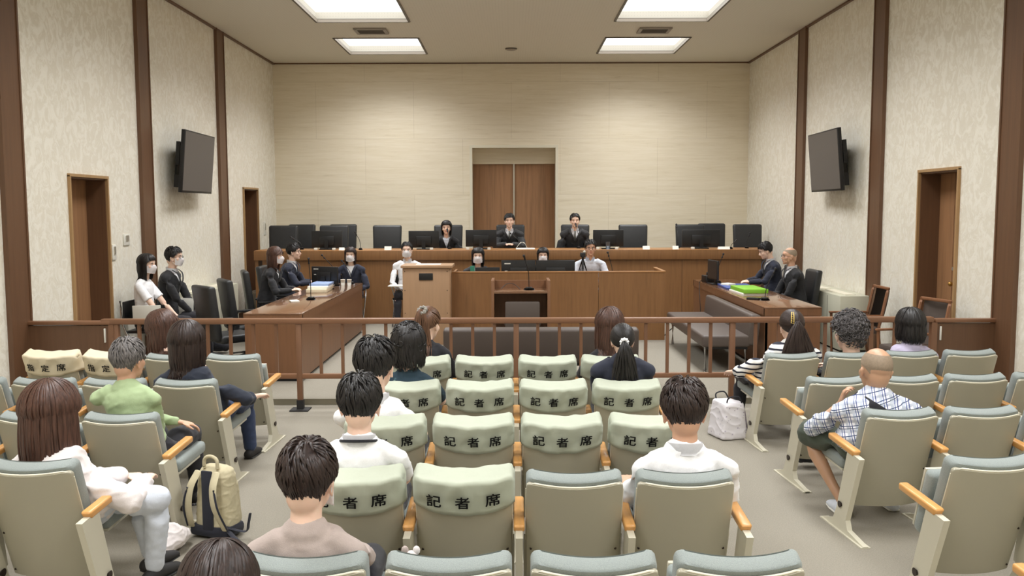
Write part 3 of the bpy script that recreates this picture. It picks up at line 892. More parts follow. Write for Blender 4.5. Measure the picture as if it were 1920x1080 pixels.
# witness stand microphone
b_ = at(992, 537, SY + 0.18); h_ = at(983, 482, SY + 0.30)
mic('black gooseneck microphone standing on the witness stand', (b_.x, SY + 0.18, FZ + ztab), (h_.x, SY + 0.1, h_.z), foot=0.07, r=0.005)
bm = nb(); c_ = at(960, 540, SY + 0.2)
add_tube(bm, smooth_curve([(c_.x - 0.14, SY + 0.2, FZ + ztab + 0.006), (c_.x - 0.06, SY + 0.24, FZ + ztab + 0.07), (c_.x + 0.03, SY + 0.26, FZ + ztab + 0.06), (c_.x + 0.10, SY + 0.2, FZ + ztab + 0.006)], 6), 0.004, n=6)
tag(obj('cable', bm, M['black_plastic'], smooth=60), 'looped black cable on the witness stand beside the microphone', 'cable')
# clerks desk microphone right
b_ = at(1150, 512, 12.4); h_ = at(1142, 478, 12.4)
mic('black gooseneck microphone on the clerks desk right of the bespectacled man', (b_.x, 12.5, CTZ), (h_.x, 12.5, h_.z), foot=0.05)
# left desk microphones
b_ = at_z(583, 562, DT); h_ = at(579, 490, b_.y)
mic('upright black gooseneck microphone on the left counsel desk beside binders', (b_.x, b_.y, DT), (h_.x, b_.y, h_.z), mid=(0.0, 0, 0.2), foot=0.06)
h_ = at(605, 482, 12.55); 
mic('black gooseneck microphone behind the monitor on the left counsel desk', (-2.45, 12.65, DT), (h_.x, 12.6, h_.z), foot=0.05)
mic('bent silver gooseneck microphone at the far end of the left desk', (-2.3, 12.95, DT), (at(643, 500, 12.95).x, 12.95, at(643, 492, 12.95).z), foot=0.05)
b_ = at_z(1434, 563, DT); h_ = at(1452, 508, b_.y)
mic('black gooseneck microphone near the balding man on the right counsel desk', (b_.x, b_.y, DT), (h_.x, b_.y, h_.z), mid=(0.02, 0, 0.15), foot=0.06)
b_ = at_z(1345, 530, DT); h_ = at(1355, 480, b_.y)
mic('tilted black microphone beside the monitor on the right counsel desk', (b_.x, b_.y, DT), (h_.x, b_.y, h_.z), foot=0.06)

def slab_item(name, lab, cat, c, s, m, rot=0.0, group=None, bevel=0.003):
    bm = nb(); add_box(bm, (0, 0, s[2] / 2), s, bevel=bevel)
    o = obj(name, bm, m, smooth=30, loc=c); o.rotation_euler = (0, 0, rot)
    return tag(o, lab, cat, group)
# binders, files and papers on the desks
p = at_z(600, 545, DT)
slab_item('binder', 'thick cream binder at the bottom of the stack on the left desk', 'binder', (p.x, p.y, DT), (0.26, 0.62, 0.045), M['cover_cream'], 0.05, 'binders stacked on the left desk')
slab_item('binder', 'white binder in the middle of the stack on the left desk', 'binder', (p.x + 0.01, p.y + 0.05, DT + 0.045), (0.26, 0.55, 0.03), M['paper'], 0.02, 'binders stacked on the left desk')
slab_item('binder', 'pale blue binder topmost of the stack on the left desk', 'binder', (p.x + 0.02, p.y + 0.10, DT + 0.075), (0.25, 0.5, 0.03), M['pale_blue_file'], 0.0, 'binders stacked on the left desk')
p = at_z(552, 566, DT)
slab_item('crumpled_tissue', 'small white crumpled tissue on the glossy left desk', 'tissue', (p.x, p.y, DT), (0.10, 0.14, 0.02), M['paper'], 0.4, bevel=0.008)
p = at_z(493, 583, DT)
for i, (px, py, lab) in enumerate(((631, 523, 'small white cup beside the monitor on the left desk'), (644, 523, 'white paper cup in the middle of the left desk far end'), (656, 524, 'white paper cup at the edge of the left desk near the woman'))):
    p = at(px, py, 12.8 - 0.0 * i)
    bm = nb(); add_loft(bm, [(0, 0, 0), (0, 0, 0.085)], [0.026, 0.034], n=16, cap=False)
    tag(obj('paper_cup', bm, M['paper'], smooth=40, loc=(min(p.x, -2.24), 12.75, DT)), lab, 'cup', 'white cups on the left desk')
slab_item('binder', 'bright green binder lying on top of files on the right desk', 'binder', (2.98, 11.35, DT + 0.03), (0.30, 0.62, 0.05), M['green_file'], 0.03, 'binders on the right desk')
slab_item('document_stack', 'white document stack under the green binder on the right desk', 'documents', (2.97, 11.37, DT), (0.30, 0.62, 0.03), M['paper'], 0.03)
slab_item('binder', 'blue folder lying in front of the dark-haired man on the right desk', 'binder', (3.05, 12.25, DT), (0.40, 0.7, 0.025), M['blue_file'], -0.05, 'binders on the right desk')
p = at_z(1413, 562, DT)
slab_item('eyeglass_case', 'small dark eyeglass case on the right desk before the microphone', 'case', (p.x, p.y, DT), (0.07, 0.15, 0.025), M['black_plastic'], 0.9)
t = thing('pen_holder', 'black mesh box at the far left corner of the right desk', 'box', (2.86, 13.1, DT), 0.1)
boxes('tray', [((0, 0, 0.05), (0.16, 0.22, 0.10))], M['black_plastic'], t, bevel=0.006)
bm = nb(); add_box(bm, (0, 0.02, 0.12), (0.05, 0.09, 0.05), bevel=0.008); obj('handset', bm, M['dark_rubber'], t, smooth=30)
slab_item('wrapped_item', 'crumpled white wrapper at the edge of the right desk behind the monitor', 'wrapper', (2.96, 12.35, DT), (0.14, 0.16, 0.05), M['white_plastic'], 0.5, bevel=0.015)
bm = nb()
pts = [(2.80, 13.2, DT + 0.02), (2.72, 13.1, DT - 0.02), (2.70, 12.9, 0.4), (2.69, 12.75, 0.15), (2.66, 12.6, FZ + 0.01)]
add_tube(bm, smooth_curve(pts, 6), 0.005, n=6)
tag(obj('cable', bm, M['black_plastic'], smooth=60), 'black cable hanging down the front of the right counsel desk', 'cable')
bm = nb()
pts = [at_z(1186, 634, FZ + 0.006), at_z(1215, 633, FZ + 0.006), at_z(1243, 630, FZ + 0.006), at_z(1252, 622, FZ + 0.006), at_z(1262, 614, FZ + 0.006)]
add_tube(bm, smooth_curve(pts, 6), 0.007, n=6)
tag(obj('cable', bm, M['black_plastic'], smooth=60), 'black cable on the carpet at the foot of the clerks desk', 'cable')

# name cards and small things on the bench
for px0, px1, py0, lab in ((636, 646, 464, 'white name card right of the leftmost bench monitor'), (721, 734, 462, 'white name card before the empty chair left of the monitor'), (1205, 1218, 461, 'white name card before the empty chair right of the judges'), (1261, 1272, 461, 'white name card left of the rightmost bench monitor'), (1346, 1368, 464, 'wide white name card right of the rightmost monitor')):
    Y = 14.40
    a, c = at(px0, py0, Y), at(px1, py0, Y)
    bm = nb(); add_prism(bm, [(-0.03, 0), (0.03, 0), (0, max(0.04, a.z - BT))], c.x - a.x, Matrix.Translation((a.x, Y, BT)) @ Matrix(((0, 0, 1, 0), (1, 0, 0, 0), (0, 1, 0, 0), (0, 0, 0, 1))))
    tag(obj('name_card', bm, M['paper']), lab, 'name card', "name cards on the judges' bench")
for px, lab in ((592, 'small white box at the left foot of the leftmost bench monitor'), (626, 'small white box under the leftmost bench monitor'), (877, 'small white box left of the central judge monitor foot'), (917, 'small white box right of the central monitor foot'), (809, 'small white box at the foot of the monitor beside the woman'), (1121, 'small white box at the foot of the monitor right of the third judge'), (1156, 'small pale box right of the glass before the third monitor'), (1299, 'small white box at the foot of the rightmost monitor')):
    slab_item('small_box', lab, 'box', (at(px, 462, 14.42).x, 14.42, BT), (0.05, 0.05, 0.035), M['white_plastic'], 0, "small boxes on the judges' bench")
p = at(1140, 466, 14.42)
bm = nb(); add_loft(bm, [(0, 0, 0), (0, 0, 0.12)], [0.03, 0.036], n=16, cap=False)
tag(obj('drinking_glass', bm, mat('smoky_glass', (90, 100, 110), rough=0.15), smooth=40, loc=(p.x, 14.45, BT)), 'grey tumbler standing on the bench before the right monitor', 'glass')
slab_item('open_document', 'open white document lying before the central judge', 'documents', (at(985, 466, 14.5).x, 14.50, BT), (0.30, 0.22, 0.02), M['paper'])
bm = nb(); c0 = at(980, 466, 14.45).x
add_tube(bm, smooth_curve([(c0 - 0.10, 14.45, BT + 0.03), (c0 - 0.03, 14.45, BT + 0.11), (c0 + 0.03, 14.45, BT + 0.10), (c0 + 0.07, 14.45, BT + 0.03)], 6), 0.005, n=6)
tag(obj('cable', bm, M['silver'], smooth=60), 'thin pale looped cable on the open document before the central judge', 'cable')

# video camera on a small tripod, on the clerks desk
p = at(1093, 478, 12.38)
t = thing('video_camera', 'small camera on a black mini tripod on the clerks desk', 'camera', (p.x, 12.40, CTZ))
hz = p.z - CTZ
bm = nb(); add_box(bm, (0, 0, hz), (0.07, 0.11, 0.06), bevel=0.01); obj('camera_body', bm, M['black_plastic'], t, smooth=30)
bm = nb(); add_cyl(bm, (0, -0.05, hz), (0, -0.09, hz), 0.024); obj('lens', bm, M['dark_rubber'], t, smooth=30)
bm = nb(); add_ball(bm, (0.02, -0.02, hz + 0.04), 0.022); obj('light_cap', bm, M['silver'], t, smooth=60)
bm = nb(); add_cyl(bm, (0, 0, hz - 0.20), (0, 0, hz - 0.03), 0.016); obj('centre_column', bm, M['black_plastic'], t, smooth=30)
for k in range(3):
    an = k * 2 * PI / 3 + 0.5
    bm = nb(); add_loft(bm, [(0.01 * math.cos(an), 0.01 * math.sin(an), hz - 0.08), (0.13 * math.cos(an), 0.10 * math.sin(an), 0.008)], [0.011, 0.008], n=8, cap=True); obj('leg', bm, M['black_plastic'], t, smooth=40)
# ------------------------------------------------------------------ theatre seats of the gallery
P = 0.484
SW = 0.43
UP = V((0, -0.335, 0.942)); NF = V((0, 0.942, 0.335))   # along the back / forward normal
B0 = V((0, 0.205, 0.135))                               # rear bottom edge of the back
def bp(x, s, n):
    """x across, s up the back, n forward of the rear face; the back is hollow when seen from in front"""
    u = x / (SW / 2)
    q = B0 + UP * s + NF * n
    return V((x, q.y - 0.058 * (1 - u * u), q.z - 0.014 * (1 - u * u) * (s / 0.65)))

def back_slab(bm, s0, s1, n0, n1, w0, w1, rc=0.035, nx=14, ns=8, top_round=True, edge=0.012):
    """curved board between s0..s1 with rounded top corners"""
    def width(s):
        return w0 + (w1 - w0) * (s - s0) / (s1 - s0)
    rows = []
    S = [s0 + (s1 - s0) * k / ns for k in range(ns)]
    if top_round:
        S += [s1 - rc * (1 - math.sin(a * PI / 8)) for a in range(0, 5)]
        S = sorted(set(round(x, 5) for x in S if x <= s1))
    else:
        S.append(s1)
    prof = [(n0, -edge), (n0 + edge * 0.3, -edge * 0.3), (n0 + edge, 0), (n1 - edge, 0), (n1 - edge * 0.3, -edge * 0.3), (n1, -edge)]
    def hw(s):
        h = width(s) / 2
        if top_round and s > s1 - rc:
            d = s - (s1 - rc)
            h -= rc - math.sqrt(max(0, rc * rc - d * d))
        return h
    def layer(n, ins):
        return [[bm.verts.new(bp(-(hw(s) + ins) + 2 * (hw(s) + ins) * i / nx, s + (ins if s >= s1 - 1e-6 else 0), n)) for i in range(nx + 1)] for s in S]
    L = [layer(n, ins) for n, ins in prof]
    for g, flip in ((L[0], 0), (L[-1], 1)):
        for a in range(len(S) - 1):
            for i in range(nx):
                bm.faces.new((g[a][i], g[a][i + 1], g[a + 1][i + 1], g[a + 1][i]))
    def border(g):
        return [g[0][i] for i in range(nx + 1)] + [g[a][nx] for a in range(1, len(S))] + [g[-1][i] for i in range(nx - 1, -1, -1)] + [g[a][0] for a in range(len(S) - 2, 0, -1)]
    for g0, g1 in zip(L[:-1], L[1:]):
        b0, b1 = border(g0), border(g1)
        for i in range(len(b0)):
            j = (i + 1) % len(b0)
            bm.faces.new((b0[i], b0[j], b1[j], b1[i]))

def seat_meshes():
    D = {}
    def mk(k, fill, m, smooth=40):
        bm = nb(); fill(bm)
        bmesh.ops.recalc_face_normals(bm, faces=bm.faces)
        me = bpy.data.meshes.new(k)
        lim = R(smooth)
        for f in bm.faces: f.smooth = True
        for e in bm.edges:
            if len(e.link_faces) == 2 and e.calc_face_angle(0) > lim: e.smooth = False
        bm.to_mesh(me); bm.free(); me.materials.append(m); D[k] = me
    mk('back_shell', lambda bm: back_slab(bm, 0, 0.588, 0.0, 0.02, 0.410, 0.412, rc=0.02, edge=0.004), M['shell'], 30)
    def side(bm, s):
        if True:
            pr = [(0.0, 0.02), (0.30, 0.02), (0.235, 0.095), (0.0, 0.05)]   # (s, n)
            a = [bm.verts.new(bp(s * 0.203, q, n)) for q, n in pr]
            c = [bm.verts.new(bp(s * 0.215, q, n)) for q, n in pr]
            bm.faces.new(a); bm.faces.new(c)
            for i in range(4):
                j = (i + 1) % 4
                bm.faces.new((a[i], a[j], c[j], c[i]))
    mk('side_shell_l', lambda bm: side(bm, -1), M['shell_side'], 20); mk('side_shell_r', lambda bm: side(bm, 1), M['shell_side'], 20)
    mk('back_cushion', lambda bm: back_slab(bm, 0.20, 0.606, 0.021, 0.095, 0.404, 0.412, rc=0.03, edge=0.014), M['seat_fabric'], 60)
    def pip(bm):
        pts = []
        for i in range(15):
            x = -0.199 + 0.398 * i / 14
            pts.append(bp(x, 0.591 - (0.012 if i in (0, 14) else 0), 0.008))
        add_tube(bm, pts, 0.0045, n=6)
        for s in (-1, 1):
            add_tube(bm, [bp(s * 0.2065, 0.28 + 0.0275 * k, 0.010) for k in range(11)], 0.003, n=6)
    mk('piping', pip, M['piping'], 70)
    def bolts(bm):
        add_cyl(bm, NF * 0.003, -NF * 0.003, 0.0055, n=8)
    mk('screw', bolts, M['bolt'])
    def cush(tip):
        def f(bm):
            if tip > 1: add_box(bm, (0, 0.17, 0), (0.405, 0.34, 0.07), bevel=0.025, seg=3)
            else: add_box(bm, (0, 0.2, 0), (0.415, 0.40, 0.075), bevel=0.025, seg=3)
            T = Matrix.Translation((0, 0.31 if tip < 1 else 0.305, 0.345 if tip < 1 else 0.29)) @ Matrix.Rotation(tip, 4, 'X')
            for v in bm.verts: v.co = T @ v.co
        return f
    mk('seat_down', cush(0.06), M['seat_fabric'], 50)
    mk('seat_up', cush(1.86), M['seat_fabric'], 50)
    def under(tip):
        def f(bm):
            add_box(bm, (0, 0.17, -0.042), (0.39, 0.32, 0.016), bevel=0.005)
            T = Matrix.Translation((0, 0.31 if tip < 1 else 0.305, 0.345 if tip < 1 else 0.29)) @ Matrix.Rotation(tip, 4, 'X')
            for v in bm.verts: v.co = T @ v.co
        return f
    mk('pan_down', under(0.06), M['shell_side'], 40)
    mk('pan_up', under(1.86), M['shell_side'], 40)
    def post(bm):
        # side profile (y, z), extruded across
        poly = [(-0.07, 0.475), (0.075, 0.085), (0.05, 0.035), (-0.14, 0.012), (-0.14, 0.0), (0.36, 0.0), (0.36, 0.012), (0.235, 0.05), (0.19, 0.13), (0.075, 0.49)]
        add_prism(bm, poly, 0.03, Matrix.Translation((-0.015, 0.0, 0)) @ Matrix(((0, 0, 1, 0), (1, 0, 0, 0), (0, 1, 0, 0), (0, 0, 0, 1))))
        add_box(bm, (0, 0.12, 0.004), (0.055, 0.52, 0.008))
    mk('post', post, M['steel_cream'], 25)
    def fit(bm):
        add_cyl(bm, (0.024, 0.14, 0.16), (-0.024, 0.14, 0.16), 0.02, n=12)
    mk('bolt', fit, M['bolt'])
    def arm(bm):
        add_box(bm, (0, 0.15, 0.505), (0.048, 0.32, 0.036), bevel=0.010, seg=3)
        for v in bm.verts:
            v.co.z += 0.08 * (v.co.y - 0.15)
            if v.co.y < 0.03 and v.co.z < 0.5: v.co.y += 0.012
    mk('armrest', arm, M['arm_wood'], 40)
    return D
SM = seat_meshes()

def lmesh(name, key, parent, loc=None):
    o = bpy.data.objects.new(name, SM[key]); COL.objects.link(o); o.parent = parent
    if loc: o.location = loc
    return o

def theatre_seat(label, loc, rot, down, arms, group):
    t = thing('theatre_seat', label, 'seat', loc, rot, group)
    sh = lmesh('back_shell', 'back_shell', t); 
    for x in (-0.185, 0.185):
        for s in (0.245, 0.03): lmesh('screw', 'screw', sh, bp(x, s, -0.001))
    lmesh('side_shell', 'side_shell_l', t); lmesh('side_shell', 'side_shell_r', t)
    bc = lmesh('back_cushion', 'back_cushion', t); lmesh('piping', 'piping', bc)
    sc = lmesh('seat_cushion', 'seat_down' if down else 'seat_up', t); lmesh('seat_pan', 'pan_down' if down else 'pan_up', sc)
    for dx in arms:
        a = lmesh('armrest', 'armrest', t, (dx, 0, 0))
        p = lmesh('standard', 'post', t, (dx, 0, 0)); lmesh('bolt', 'bolt', p)
    return t

ORD = {0: 'first', 1: 'second', 2: 'third', 3: 'fourth'}
ROWN = {0: 'front row by the rail', 1: 'second row from the rail', 2: 'third row from the rail', 3: 'fourth row from the rail', 4: 'nearest, fifth row', 5: 'sixth row'}
SEATS = {}   # (block, row, col) -> (x, y, rot)
ROWY = [6.66, 5.69, 4.72, 3.75, 2.82, 1.88]
PC = 0.473
COLX = [-0.678, -0.205, 0.267, 0.739]
occ = {('C', 0, 0), ('C', 0, 3), ('C', 1, 0), ('C', 1, 3), ('C', 2, 0), ('C', 3, 0), ('C', 3, 3), ('C', 4, 0), ('C', 5, 0),
       ('L', 0, 1), ('L', 1, 0), ('L', 2, 0), ('L', 3, 0), ('R', 0, 0), ('R', 0, 1), ('R', 0, 2), ('R', 2, 0)}
HP = P / 2
def seat_label(blk, r, c):
    nm = {'C': 'centre block', 'L': 'left block', 'R': 'right block'}[blk]
    side = {'C': 'from the left', 'L': 'from the aisle', 'R': 'from the aisle'}[blk]
    return 'beige-backed theatre seat, %s, %s, %s seat %s' % (nm, ROWN[r], ORD[c], side)
for r in range(6):
    for c in range(4):
        if r == 5 and c > 0: continue
        SEATS[('C', r, c)] = (COLX[c], ROWY[r], 0.0)
AL, AR = R(3.2), R(5.2)
for r, (yl, yr) in enumerate(((6.90, 6.88), (5.87, 5.89), (4.875, 4.92), (3.94, 3.95), (None, 2.96))):
    if yl is not None:
        for c in range({0: 4, 1: 4, 2: 3, 3: 2}[r]):
            d = SW / 2 + P * c
            SEATS[('L', r, c)] = (-1.95 - d * math.cos(AL), yl + d * math.sin(AL), -AL)
    for c in range({0: 4, 1: 4, 2: 3, 3: 2, 4: 1}[r]):
        d = SW / 2 + P * c
        SEATS[('R', r, c)] = (1.96 + d * math.cos(AR), yr + d * math.sin(AR), AR)
# y given is that of the top rear corners; the seat's own origin lies below them on the floor
GN = {'C': 'theatre seats of the centre block', 'L': 'theatre seats of the left block', 'R': 'theatre seats of the right block'}
for key, (x, y, rot) in SEATS.items():
    blk, r, c = key
    if blk == 'C': arms = [-PC / 2] if c < 3 else [-PC / 2, PC / 2 + 0.02]
    elif blk == 'L': arms = [SW / 2 + 0.055, -HP] if c == 0 else [-HP]
    else: arms = [-SW / 2 - 0.055, HP] if c == 0 else [HP]
    if key == ('C', 5, 0): arms = [-HP, HP]
    theatre_seat(seat_label(blk, r, c), (x, y, 0), rot, key in occ, arms, GN[blk])

# ------------------------------------------------------------------ printed seat covers
def cover_mesh(seed, w=0.440):
    """cloth hood over the head of a seat back"""
    rnd = random.Random(seed)
    bm = nb()
    prof = []          # (s, n) from the rear hem, over the top, to the front hem
    for k in range(9): prof.append((0.475 + 0.135 * k / 8, -0.010))
    for k in range(1, 6):
        a = k * PI / 12
        prof.append((0.61 + 0.014 * math.sin(a), -0.010 + 0.018 * (1 - math.cos(a))))
    for k in range(0, 5): prof.append((0.622, 0.012 + 0.092 * k / 4))
    for k in range(1, 5):
        a = k * PI / 8
        prof.append((0.608 + 0.014 * math.cos(a), 0.104 + 0.014 * math.sin(a)))
    for k in range(1, 7): prof.append((0.608 - 0.16 * k / 6, 0.118))
    nx = 34
    so = rnd.uniform(0, 50)
    grid = []
    for i in range(nx + 1):
        u = -1 + 2 * i / nx
        row = []
        for j, (s, n) in enumerate(prof):
            e = max(0.0, abs(u) - 0.86) / 0.14
            hwid = w / 2
            x = u * hwid
            rnd_in = 0.035 * (1 - math.sqrt(max(0, 1 - e * e)))      # rounded shoulders
            ss = s - rnd_in * (1 if s > 0.57 else 0.3)
            mid = 0.054
            nn = mid + (n - mid) * (1 - 0.55 * (1 - math.sqrt(max(0, 1 - (e * 0.98) ** 2))))
            if j == 0 or j == 1:   # hem sags in the middle
                ss -= 0.030 * (1 - u * u) * (1 if j == 0 else 0.9) - 0.012
            p = bp(x * 0.985, ss, nn)
            q = V((u * 3.0 + so, s * 9, n * 9))
            wv = noise.noise(q) * 0.0060 + noise.noise(q * 2.6) * 0.0036
            # slanting creases
            wv += 0.0032 * math.sin((u * 9 + s * 38 + so) + 2.2 * noise.noise(q * 0.8)) * (0.6 + 0.4 * noise.noise(q))
            wv += 0.0032 * math.sin((u * 10 - s * 34 + so * 2) + 2.5 * noise.noise(q * 0.7 + V((5, 1, 0))))
            p = p - NF * wv if n < 0.05 else p + NF * wv
            row.append(bm.verts.new(p))
        grid.append(row)
    for i in range(nx):
        for j in range(len(prof) - 1):
            bm.faces.new((grid[i][j], grid[i + 1][j], grid[i + 1][j + 1], grid[i][j + 1]))
    # side flaps close the hood
    m = len(prof)
    for i in (0, nx):
        for j in range(m // 2 - 3 + 0):
            a, b_ = grid[i][j], grid[i][j + 1]
            c, d = grid[i][m - 2 - j], grid[i][m - 1 - j]
            try: bm.faces.new((a, b_, c, d))
            except Exception: pass
    bmesh.ops.recalc_face_normals(bm, faces=bm.faces)
    for f in bm.faces: f.smooth = True
    bmesh.ops.solidify(bm, geom=bm.faces[:], thickness=-0.002)
    return bm

TXT = {}
def text_mesh(ch):
    if ch in TXT: return TXT[ch]
    cu = bpy.data.curves.new('glyph', 'FONT'); cu.body = ch; cu.size = 1.0; cu.offset = 0.0
    cu.align_x = 'CENTER'; cu.resolution_u = 3
    o = bpy.data.objects.new('glyph', cu); COL.objects.link(o)
    dg = bpy.context.evaluated_depsgraph_get(); dg.update()
    me = bpy.data.meshes.new_from_object(o.evaluated_get(dg))
    bpy.data.objects.remove(o); bpy.data.curves.remove(cu)
    TXT[ch] = me
    return me

def lettering(bm, chars, seed, only, size=0.066, step=0.122, s0=0.508):
    rnd = random.Random(seed)
    for k, ch in enumerate(chars):
        me = text_mesh(ch)
        x0 = (k - (len(chars) - 1) / 2) * step + rnd.uniform(-0.004, 0.004)
        ds = rnd.uniform(-0.003, 0.003)
        if k != only: rnd.uniform(0, 1); continue
        t2 = nb(); t2.from_mesh(me)
        ys = [v.co.y for v in t2.verts]; xs_ = [v.co.x for v in t2.verts]
        cxm = (min(xs_) + max(xs_)) / 2; cym = min(ys)
        bmesh.ops.triangulate(t2, faces=t2.faces[:])
        mp_ = {}
        tilt = rnd.uniform(-0.04, 0.04)
        for v in t2.verts:
            x = (v.co.x - cxm) * size; y = (v.co.y - cym) * size
            x, y = x - y * tilt, y + x * tilt
            p = bp(x0 + x, s0 + ds + y, -0.0225)
            mp_[v] = bm.verts.new(p)
        fl = [[mp_[v].co.copy() for v in f.verts] for f in t2.faces]
        for f in t2.faces:
            try: bm.faces.new([mp_[v] for v in f.verts])
            except Exception: pass
        for ddx, dds in ((0.0014, 0.0), (-0.0014, 0.0), (0.0, 0.0013), (0.0, -0.0013)):   # a heavy brush-like weight
            for cs in fl:
                bm.faces.new([bm.verts.new(q + V((ddx, 0, 0)) + UP * dds - NF * (0.0002 if ddx else 0.0001)) for q in cs])
        t2.free()
    for f in bm.faces: f.smooth = False
    r = bmesh.ops.solidify(bm, geom=bm.faces[:], thickness=0.003)

covers = [('C', r, c) for r in range(3) for c in range(4)] + [('C', 3, 0), ('C', 3, 1), ('L', 0, 2 + 1), ('L', 0, 2)]
covers = [k for k in covers if k != ('L', 0, 2)] + [('L', 0, 2)]
CV = {}
def cover_for(key, chars, m, group, seed):
    blk, r, c = key
    x, y, rot = SEATS[key]
    colr = 'pale green' if blk == 'C' else 'cream'
    nm = {'C': 'centre block', 'L': 'left block'}[blk]
    side = 'from left' if blk == 'C' else 'from aisle'
    lab = '%s cloth seat cover printed %s, %s, %s, %s seat %s' % (colr, chars, nm, {0: 'rail row', 1: 'second row', 2: 'third row', 3: 'fourth row'}[r], ORD[c], side)
    k = seed % 5
    if (k, colr) not in CV:
        me = bpy.data.meshes.new('seat_cover'); bm = cover_mesh(seed); bm.to_mesh(me); bm.free(); me.materials.append(m)
        ml = []
        for q in range(3):
            bm = nb(); lettering(bm, chars, seed, q); m_ = bpy.data.meshes.new('lettering'); bm.to_mesh(m_); bm.free(); m_.materials.append(M['ink']); ml.append(m_)
        CV[(k, colr)] = (me, ml)
    me, ml = CV[(k, colr)]
    o = bpy.data.objects.new('seat_cover', me); COL.objects.link(o); o.location = (x, y, 0); o.rotation_euler = (0, 0, rot)
    tag(o, lab, 'seat cover', group)
    for m_ in ml:
        l = bpy.data.objects.new('lettering', m_); COL.objects.link(l); l.parent = o
    return o
sd = 1
for r in range(4):
    for c in range(4):
        if r == 3 and c > 1: continue
        cover_for(('C', r, c), '記者席', M['cover_green'], 'green press seat covers', sd); sd += 1
cover_for(('L', 0, 3), '指定席', M['cover_cream'], 'cream reserved seat covers', 31)
cover_for(('L', 0, 2), '指定席', M['cover_cream'], 'cream reserved seat covers', 32)
# ------------------------------------------------------------------ people
SKIN = mat('skin', (240, 204, 182), rough=0.55, sss=0.15)
SKIN_D = mat('skin_tanned', (214, 168, 140), rough=0.55, sss=0.12)
SKIN_BALD = mat('skin_scalp', (196, 154, 124), rough=0.42, sss=0.12)

def hair_mat(name, rgb, hi=1.7, rough=0.42):
    m = mat(name, rgb, rough=rough)
    nt, b = nodes_of(m)
    tc = N(nt, 'ShaderNodeTexCoord')
    mp = N(nt, 'ShaderNodeMapping'); mp.inputs['Scale'].default_value = (60, 60, 5)
    nt.links.new(tc.outputs['Object'], mp.inputs['Vector'])
    n = N(nt, 'ShaderNodeTexNoise'); n.inputs['Scale'].default_value = 2.0; n.inputs['Detail'].default_value = 4
    nt.links.new(mp.outputs['Vector'], n.inputs['Vector'])
    c = s2l(rgb)
    cr = ramp(nt, [(0.3, tuple(x * 0.6 for x in c[:3]) + (1,)), (0.72, tuple(min(1, x * hi) for x in c[:3]) + (1,))])
    nt.links.new(n.outputs['Fac'], cr.inputs['Fac']); nt.links.new(cr.outputs['Color'], b.inputs['Base Color'])
    b.inputs['Specular IOR Level'].default_value = 0.4
    return m
HAIR = {'black': hair_mat('hair_black', (30, 27, 26)), 'dark': hair_mat('hair_dark_brown', (46, 34, 30)), 'brown': hair_mat('hair_brown', (74, 50, 40)),
        'lbrown': hair_mat('hair_light_brown', (96, 68, 50)), 'grey': hair_mat('hair_grey', (98, 94, 92), hi=1.9, rough=0.6), 'dgrey': hair_mat('hair_dark_grey', (78, 74, 74), hi=1.8, rough=0.6)}
STUBBLE = mat('stubble', (150, 132, 112), rough=0.7, noise_s=90, noise_amt=0.12)

def cloth(name, rgb, rough=0.85, **k):
    return mat(name, rgb, rough=rough, noise_s=k.pop('noise_s', 40), noise_amt=k.pop('noise_amt', 0.04), bump=0.25, bump_s=300, sheen=k.pop('sheen', 0.1), **k)
CL = {'white': cloth('white_cotton', (248, 248, 250)), 'black': cloth('black_suit', (34, 34, 37), noise_amt=0.08), 'navy': cloth('navy_suit', (40, 44, 60), noise_amt=0.08),
      'robe': cloth('black_robe', (38, 39, 41), noise_amt=0.06, rough=0.7), 'mauve': cloth('mauve_knit', (180, 165, 158)), 'green': cloth('green_jersey', (170, 190, 146)), 'lavender': cloth('lavender_knit', (190, 182, 206)),
      'blacktop': cloth('black_top', (32, 32, 38)), 'navytop': cloth('navy_top', (36, 42, 56)), 'denim': cloth('denim', (52, 66, 98), noise_amt=0.1),
      'paleblue': cloth('pale_denim', (206, 212, 222)), 'shorts': cloth('olive_shorts', (70, 78, 66)), 'darktrousers': cloth('dark_trousers', (38, 38, 44)), 'palecream': cloth('cream_cardigan', (232, 224, 222)),
      'shirtblue': cloth('pale_blue_shirt', (216, 222, 232)), 'beigebag': cloth('bag_canvas', (196, 186, 154)), 'tie': cloth('dark_tie', (62, 62, 60), rough=0.5), 'tieblue': cloth('blue_tie', (44, 56, 88), rough=0.5), 'tiesilver': cloth('silver_tie', (110, 112, 108), rough=0.5)}
MASKM = mat('mask_fabric', (252, 250, 250), rough=0.9)

